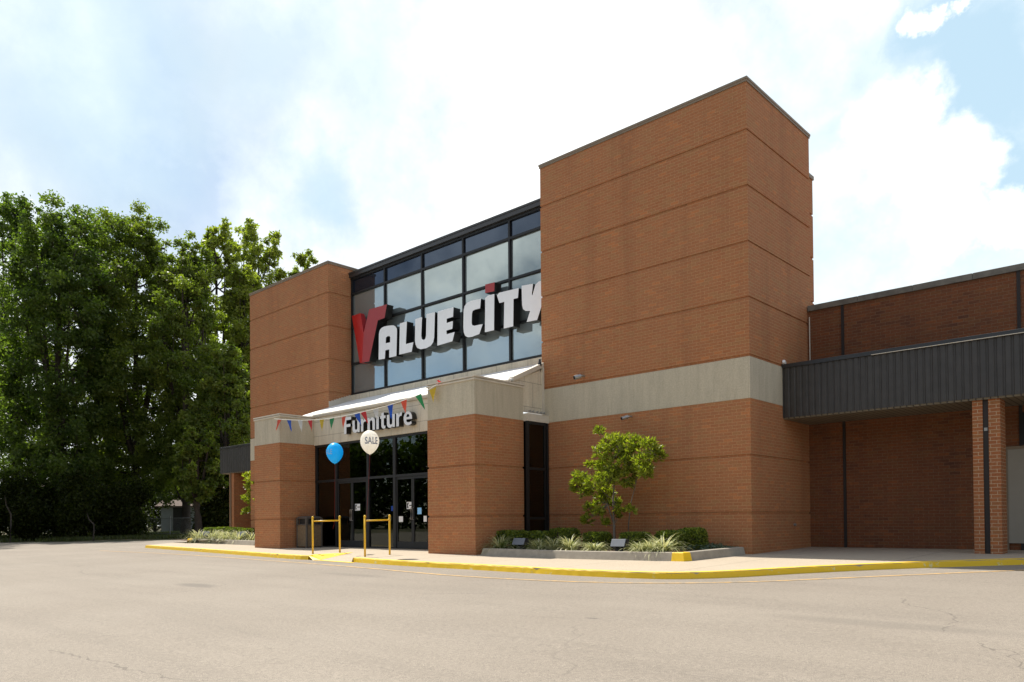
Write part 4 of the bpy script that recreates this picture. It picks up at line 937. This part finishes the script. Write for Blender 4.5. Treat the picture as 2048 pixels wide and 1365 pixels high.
# floodlights in the beds
def flood(p, yaw, s, label, grp):
    root = empty('floodlight', p, label, 'floodlight', grp); R3 = Matrix.Rotation(yaw, 4, 'Z')
    def put(mb, name, mt, tilt=0):
        o = mb.build(name, mt, root, bevel=.006); w = Vector(p); o.data.transform(Matrix.Translation(w)); o.data.transform(Matrix.Rotation(0,4,'X')); o.data.transform(Matrix.Translation(-w)); o.data.transform(R3); return o
    x, y, z = p
    q = MB(); q.rings(x-.09*s, x+.09*s, y-.07*s, y+.07*s, [(z-.03,0),(z+.06*s,0),(z+.12*s,.02*s)]); put(q, 'bracket', M['lamp_body'])
    q = MB(); q.prism([(x-.17*s,y-.17*s,z+.10*s),(x-.17*s,y+.13*s,z+.10*s),(x-.17*s,y+.10*s,z+.27*s),(x-.17*s,y-.06*s,z+.27*s)], (.34*s,0,0)); put(q, 'housing', M['lamp_body'])
    q = MB(); q.prism([(x-.165*s,y-.181*s,z+.112*s),(x-.165*s,y-.172*s,z+.106*s),(x-.165*s,y-.062*s,z+.270*s),(x-.165*s,y-.072*s,z+.276*s)], (.33*s,0,0)); put(q, 'lens', M['lamp_lens'])
for px, Y, lab in ((1042,-1.98,'dark box floodlight aimed at the wall, shaded, nearest the right entrance pillar'),(1240,-1.95,'dark box floodlight in the middle of the bed by the young tree')):
    x = at(px, 1100, Y=Y).x; flood((x, Y, gz(Y)+.13), .25, .92, lab, 'floodlights in the planting beds')
for px, Y, lab in ((414,-.75,'small dark floodlight at the left end of the left bed'),(488,-.85,'small dark floodlight beside the left entrance pillar')):
    x = at(px, 1080, Y=Y).x; flood((x, Y, gz(Y)+.15), .5, 1.1, lab, 'floodlights in the planting beds')
# cameras on the right tower
def seccam(x, z, label, s=1.):
    root = empty('security_camera', (x, 0, z), label, 'camera', 'security cameras on the right tower')
    MB().tube([(x+.09,-.001,z+.05),(x+.09,-.09,z+.05),(x+.05,-.14,z+.03)], .022*s, 8).build('bracket', M['galv'], root)
    q = MB(); q.tube([(x+.05,-.10,z+.045),(x-.03,-.24,z-.005)], .055*s, 12); q.build('housing', M['steel'], root, smooth=False)
    q = MB(); q.tube([(x-.0305,-.241,z-.0055),(x-.034,-.248,z-.008)], .042*s, 12); q.build('lens', M['ink'], root)
seccam(-4.40, 4.24, 'silver security camera on brick just above the stone band of the right tower'); seccam(-3.02, 3.10, 'small dark security camera below the stone band, above the young tree', .8)
root = empty('security_light', (0.02,1.64,4.17), 'small pale lamp at the left end of the brown canopy edge', 'lamp'); MB().box(0.0,.06,1.60,1.68,4.171,4.2).build('bracket', M['galv'], root)
MB().tube([(.03,1.64,4.205),(.06,1.56,4.235)], [.05,.035], 12).build('lamp_head', M['paper'], root)
# bird on the raked coping
bp_ = at(1079.5, 735, Y=-.10); z0 = 4.66+.13; bx_, by_ = -5.70, -.12; bz_ = at(1079.5, 736, Y=-.12).z-.02
bd = MB(); n0 = [(.004,0),(.035,.03),(.055,.08),(.055,.13),(.038,.17),(.030,.20),(.033,.225),(.020,.25),(.002,.262)]
bx_ = at(1079.5, 735, Y=-.12).x; bd.lathe((bx_,by_,bz_), n0, 14, 1, .8); bd.prism([(bx_-.02,by_,bz_+.06),(bx_+.02,by_,bz_+.06),(bx_+.01,by_+.02,bz_-.08),(bx_-.01,by_+.02,bz_-.08)], (0,.012,0)); bd.prism([(bx_+.02,by_,bz_+.23),(bx_+.065,by_,bz_+.222),(bx_+.02,by_,bz_+.212)], (0,.012,0))
o = bd.build('bird', M['bird'], None, smooth=True); topo(o, (bx_,by_,bz_)); tag(o, 'small dark bird perched at the top right end of the white entrance roof', 'bird')
# balloons
def balloon(c, r, h, mt, label, tie, name, txt, tm, tyaw, tsz, tx=0.):
    root = empty('balloon', tuple(c), label, 'balloon', 'balloons tied to the yellow rails')
    prof = []; n = 18
    for i in range(n+1):
        t = i/n; a = math.pi*t; z = -math.cos(a); rr = math.sin(a)
        if z < 0: rr *= (1+z*.28*abs(z)); z *= 1.18
        prof.append((r*rr+.0005, z*h))
    MB().lathe(c, prof, 28).build('skin', mt, root, smooth=True)
    MB().lathe((c[0],c[1],c[2]-1.18*h), [(.004,.01),(.012,-.012),(.010,-.018)], 10).build('knot', mt, root)
    e = Vector((c[0],c[1],c[2]-1.18*h)); MB().tube(bez(e, tie, (.02,0,-.05), 12)+[Vector(tie)+Vector((.02,-.02,-.08)), Vector(tie)+Vector((-.02,-.03,-.2))], .0021, 5).build('string', M['string'], root)
    # printed word wrapped onto the skin
    V_, F_ = text_shape(txt, tsz, .0035); mx = (max(v.x for v in V_)+min(v.x for v in V_))/2; my = (max(v.y for v in V_)+min(v.y for v in V_))/2
    bm = bmesh.new(); vs = []
    for v in V_:
        zz = (v.y-my); rr = r*math.sqrt(max(.05, 1-(zz/h)**2))+.003; a = tyaw+(v.x-mx+tx)/r
        vs.append(bm.verts.new((rr*math.cos(a), rr*math.sin(a), zz*1.45)))
    for f in F_:
        try: bm.faces.new([vs[i] for i in f])
        except ValueError: pass
    me = bpy.data.meshes.new('printed_word'); bm.to_mesh(me); bm.free(); me.materials.append(tm); o = bpy.data.objects.new('printed_word', me); COL.objects.link(o); o.parent = root
yaw_cam = math.atan2(-(.68), .73)
wb = at(739.5, 883, Y=pc.y+.02); dpt = (wb-C0).dot(fw); sc = dpt/F
balloon(wb, 18.8*sc, 22*sc, M['balloon_white'], 'cream white balloon printed SALE on a red string', Vector((pc.x+.03,pc.y+.02,gz(pc.y)+.86)), 'b', 'SALE', M['grey_text'], yaw_cam, .155, .07)
mid = (pa+pb)/2; wb = at(669.5, 905, Y=(pa.y*.2+pb.y*.8)); dpt = (wb-C0).dot(fw); sc = dpt/F; tie = pa.lerp(pb, .8)
balloon(wb, 16.6*sc, 19.2*sc, M['balloon_blue'], 'bright blue balloon on a red string over the left rail', Vector((tie.x,tie.y,gz(tie.y)+.84)), 'b', 'SALE', M['blue_pale'], yaw_cam, .13, -.17)
# pennants
PY_ = -2.62
pts = [(548,838),(580,840.5),(615,841),(650,839),(700,830),(740,821),(780,810.5),(820,797),(850,784),(876,768)]
line = [at(*p, Y=PY_) for p in pts]; root = empty('pennant_string', tuple(line[0]), 'string of coloured triangular flags hung between the entrance pillars', 'bunting')
MB().tube(smooth_line(line, 1), .006, 5).build('cord', M['string_white'], root)
flags = [(559,840,552,862,'orange',8),(578,841,583,864,'blue',8.5),(600,841,604,866.5,'white',9.5),(620,841,624,864.5,'red',9),(643.5,839.5,644,863,'yellow',9),(664,837.5,662,863,'green',9.5),(687.5,834,686,858.5,'orange',8.5),(714,828,723.5,854,'blue',11),(726.5,824.5,737.5,851,'red',10.5),
         (751.6,819,755,845,'white',11),(780.6,810.5,782.5,839,'blue',11.5),(807.6,801.5,811.5,829,'orange',12),(836.6,790.5,850,820,'green',12),(865.5,777.5,866.5,806,'yellow',14)]
flag_parts = []
for x, y, tx, ty, c, w in flags:
    sl = -.06 if x < 660 else -.3 if x < 800 else -.42
    if x < 610: sl = .03
    Yf = PY_-.006; a = at(x-w/2, y-sl*w/2, Y=Yf); b = at(x+w/2, y+sl*w/2, Y=Yf); t = at(tx, ty, Y=Yf+random.uniform(-.03,.0)); mb = MB(); K = 5
    for k in range(K):
        u0, u1 = k/K, (k+1)/K; w0 = lambda u: Vector((0, .012*math.sin(u*5+x)*u, 0))
        p0_, p1_ = a.lerp(t, u0)+w0(u0), b.lerp(t, u0)-w0(u0); p2_, p3_ = b.lerp(t, u1)-w0(u1), a.lerp(t, u1)+w0(u1)
        mb.poly([p0_, p1_, p2_, p3_] if k < K-1 else [p0_, p1_, t])
    o = mb.build('pennant', FL[c], root, fix=False); 
kn = at(877, 765, Y=PY_); mb = MB()
for k in range(4):
    a = k*1.6; mb.poly([kn, kn+Vector((.07*math.cos(a),.02,.07*math.sin(a))), kn+Vector((.06*math.cos(a+.7),-.02,.06*math.sin(a+.7)))])
mb.build('knotted_pennant', FL['red'], root, fix=False)
# chain link gate and house beyond the verge
D = 49; ga, gb_ = C0+ray(283, 1044)*D, C0+ray(397, 1044)*D
def gpt(px, z): p = C0+ray(px, 1044)*D; return Vector((p.x, p.y, z))
z0 = gz(8)-.13; root = empty('chain_link_gate', tuple(gpt(283, z0)), 'thin grey chain link gate standing between the trees at the back of the lot', 'gate')
for px in (275, 283, 340, 397): MB().tube([gpt(px, z0-.05), gpt(px, z0+1.25)], .035, 8).build('post', M['galv'], root)
MB().tube([gpt(283, z0+1.12), gpt(397, z0+1.12)], .022, 6).build('top_rail', M['galv'], root); MB().tube([gpt(283, z0+.12), gpt(397, z0+.12)], .018, 6).build('bottom_rail', M['galv'], root)
mb = MB(); a, b = gpt(284, 0), gpt(396, 0)
for k in range(46):
    for s in (-1, 1):
        u = k/46; v = min(1, max(0, u+s*.26)); h = abs(v-u)/.26
        mb.tube([a.lerp(b, u)+Vector((0,0,z0+.12)), a.lerp(b, v)+Vector((0,0,z0+.12+1.0*h))], .004, 3, False)
mb.build('wire_mesh', M['galv'], root, fix=False)
M['siding'] = simple('pale_siding', (.33,.33,.31), .7, 0, .1, 2); M['shingle'] = simple('brown_shingle', (.11,.075,.06), .9, 0, .3, 9); M['shed_white'] = simple('white_shed_paint', (.30,.33,.36), .6, 0, .1, 2)
def house(px0, px1, D, eave, ridge, label, wallm, roofm, name='house', depth=7, doorx=None, cat='house'):
    a, b = C0+ray(px0, 1044)*D, C0+ray(px1, 1044)*D; a.z = b.z = 0; w = (b-a).length; d = (b-a).normalized(); n_ = Vector((-d.y, d.x, 0))
    z0 = gz(a.y)-.15; ze = (C0+ray((px0+px1)/2, eave)*D).z; zr = (C0+ray((px0+px1)/2, ridge)*D).z
    root = empty(name, (a.x, a.y, z0), label, cat); up_ = Vector((0,0,1))
    mb = MB(); q = [a+up_*z0, b+up_*z0, b+n_*depth+up_*z0, a+n_*depth+up_*z0]; mb.prism(q, (0,0,ze-z0))
    for p in (a, b): mb.prism([p+up_*ze, p+n_*depth+up_*ze, p+n_*depth/2+up_*(zr-.05)], d*(.05 if p is a else -.05))
    mb.build('wall', wallm, root)
    mb = MB(); o_ = d*.35; e_ = .35
    for s in (0, 1):
        f0 = a-o_-n_*e_ if s == 0 else a-o_+n_*(depth+e_); f1 = a-o_+n_*depth/2
        mb.prism([f0+up_*(ze-.12), f1+up_*zr, f1+up_*(zr+.1), f0+up_*(ze-.02)], (b-a)+2*o_)
    mb.build('roof', roofm, root)
    for k in ((.3,.7) if doorx is None else ()):
        c = a.lerp(b, k)-n_*.03; mb = MB(); mb.prism([c-d*.5+up_*(z0+1.0), c+d*.5+up_*(z0+1.0), c+d*.5+up_*(z0+2.0), c-d*.5+up_*(z0+2.0)], n_*.02); mb.build('window', M['frame'], root)
    if doorx is not None:
        c = a.lerp(b, doorx)-n_*.03; mb = MB(); mb.prism([c-d*.7+up_*(z0+.05), c+d*.7+up_*(z0+.05), c+d*.7+up_*(ze-.15), c-d*.7+up_*(ze-.15)], n_*.02); mb.build('door', M['ink'], root)
house(355, 500, 78, 992, 962, 'pale sided house with a brown roof seen between the trees left of the store', M['siding'], M['shingle'])
house(322, 398, 62, 1012, 996, 'small white shed with a dark doorway behind the chain link gate', M['shed_white'], M['shingle'], 'shed', 3.5, .55, 'shed')
house(20, 150, 80, 990, 960, 'pale house almost hidden behind the dark trunks at far left', M['siding'], M['shingle'])
# ------------------------------------------------------------------ light and sky
SUN = Vector((-.61, .085, 1)).normalized()
el = math.asin(SUN.z); azr = math.atan2(SUN.x, SUN.y)
sl_ = bpy.data.lights.new('sun', 'SUN'); sl_.energy = 3.7; sl_.angle = math.radians(.55); sl_.color = (1, .95, .86)
so = bpy.data.objects.new('sun', sl_); COL.objects.link(so); so.rotation_euler = SUN.to_track_quat('Z', 'Y').to_euler(); so.location = (0,0,40)
w = bpy.data.worlds.new('World'); S.world = w; w.use_nodes = True; nt = w.node_tree; bg = nt.nodes['Background']
sky = N(nt, 'TexSky'); sky.sky_type = 'NISHITA'; sky.sun_disc = False; sky.sun_elevation = el; sky.sun_rotation = azr; sky.air_density = 1.; sky.dust_density = .8; sky.ozone_density = 1.
gen = N(nt, 'TexCoord').outputs['Generated']
def vm(op, a, b=None, s=None):
    n = nt.nodes.new('ShaderNodeVectorMath'); n.operation = op
    for i, v in enumerate((a, b)):
        if v is None: continue
        if isinstance(v, (tuple, Vector)): n.inputs[i].default_value = tuple(v)
        else: L(nt, v, n.inputs[i])
    if s is not None: n.inputs['Scale'].default_value = s
    return n
wn = noise(nt, gen, 3.2, 9, .60, out=1)
warp = vm('SUBTRACT', wn, (.5,.5,.5)).outputs[0]
def blob(px, py, rad, soft, wob):
    d = ray(px, py).normalized(); v = vm('ADD', gen, vm('SCALE', warp, s=wob*1.9).outputs[0]).outputs[0]; v = vm('NORMALIZE', v).outputs[0]
    dt = vm('DOT_PRODUCT', v, d).outputs['Value']; r = rad/F/ray(px, py).length
    ang = mth(nt, 'ARCCOSINE', dt); mr = N(nt, 'MapRange'); mr.interpolation_type = 'SMOOTHSTEP'; L(nt, ang, mr.inputs[0])
    mr.inputs[1].default_value = r*(1+soft); mr.inputs[2].default_value = r*(1-soft); mr.inputs[3].default_value = 0; mr.inputs[4].default_value = 1; return mr.outputs[0]
def addc(*a):
    r = a[0]
    for q in a[1:]: r = mth(nt, 'MAXIMUM', r, q)
    return r
scale = 10.                                            # background strength is .1
clear = addc(blob(1985,190,190,.45,.16), blob(1925,60,120,.6,.2), blob(2000,400,100,.6,.2), mth(nt, 'MULTIPLY', blob(590,400,75,.9,.2), .75), mth(nt, 'MULTIPLY', blob(1640,110,210,.8,.25), .42), mth(nt, 'MULTIPLY', blob(1800,120,130,.8,.25), .62), mth(nt, 'MULTIPLY', blob(1650,300,110,.6,.3), .55), mth(nt, 'MULTIPLY', blob(1680,540,130,.8,.3), .5), mth(nt, 'MULTIPLY', blob(1880,560,130,.7,.3), .6), mth(nt, 'MULTIPLY', blob(660,130,210,.9,.25), .45), mth(nt, 'MULTIPLY', blob(150,110,330,.9,.2), .62))
white = addc(blob(1905,30,36,.4,.25), blob(1985,490,62,.25,.16), blob(1785,300,105,.3,.22), blob(1870,400,100,.25,.18), blob(2000,20,25,.6,.3))
clear = mth(nt, 'MULTIPLY', clear, mth(nt, 'SUBTRACT', 1., white))
grey = addc(mth(nt, 'MULTIPLY', blob(340,250,290,.95,.22), .85), mth(nt, 'MULTIPLY', blob(90,350,260,.9,.2), .85), mth(nt, 'MULTIPLY', blob(480,330,230,.9,.25), .7), mth(nt, 'MULTIPLY', blob(250,420,260,.9,.25), .9), mth(nt, 'MULTIPLY', blob(40,80,180,.9,.25), .35), mth(nt, 'MULTIPLY', blob(700,160,160,.9,.25), .25))
grey = mth(nt, 'MULTIPLY', grey, ramp(nt, noise(nt, gen, 6, 7, .6), [(.30, .25), (.58, 1.)]))
# clouds elsewhere in the dome
dn = noise(nt, gen, 2.2, 7, .58); gencl = ramp(nt, dn, [(.44, 0.), (.60, 1.)])
back = N(nt, 'MapRange'); L(nt, vm('DOT_PRODUCT', gen, Vector((fw.x, fw.y, .25)).normalized()).outputs['Value'], back.inputs[0]); back.inputs[1].default_value = .25; back.inputs[2].default_value = .6; back.interpolation_type = 'SMOOTHSTEP'
inview = back.outputs[0]
cover = mth(nt, 'ADD', mth(nt, 'MULTIPLY', inview, mth(nt, 'SUBTRACT', 1., clear)), mth(nt, 'MULTIPLY', mth(nt, 'SUBTRACT', 1., inview), gencl), None, True)
shade = noise(nt, gen, 7, 6, .6)
cl_white_shade = None
cl_front = mix(nt, grey, (.74*scale,.75*scale,.74*scale), (.23*scale,.30*scale,.44*scale))
cl_front = mix(nt, mth(nt, 'MULTIPLY', ramp(nt, shade, [(.42, 0.), (.66, 1.)]), .75), cl_front, (.40*scale,.455*scale,.49*scale))
cl_back = mix(nt, ramp(nt, shade, [(.40, 0.), (.62, 1.)]), (.24*scale,.28*scale,.32*scale), (.80*scale,.79*scale,.75*scale))
cl = mix(nt, inview, cl_back, cl_front)
skyc = mix(nt, mth(nt, 'MULTIPLY', inview, .85), sky.outputs[0], (.335*scale,.455*scale,.525*scale))
L(nt, mix(nt, cover, skyc, cl), bg.inputs['Color']); bg.inputs['Strength'].default_value = .1
S.view_settings.view_transform = 'Standard'; S.view_settings.look = 'None'; S.view_settings.exposure = .92; S.view_settings.gamma = 1
try: S.view_settings.use_curve_mapping = False
except Exception: pass
S.cycles.max_bounces = 8; S.cycles.transparent_max_bounces = 16
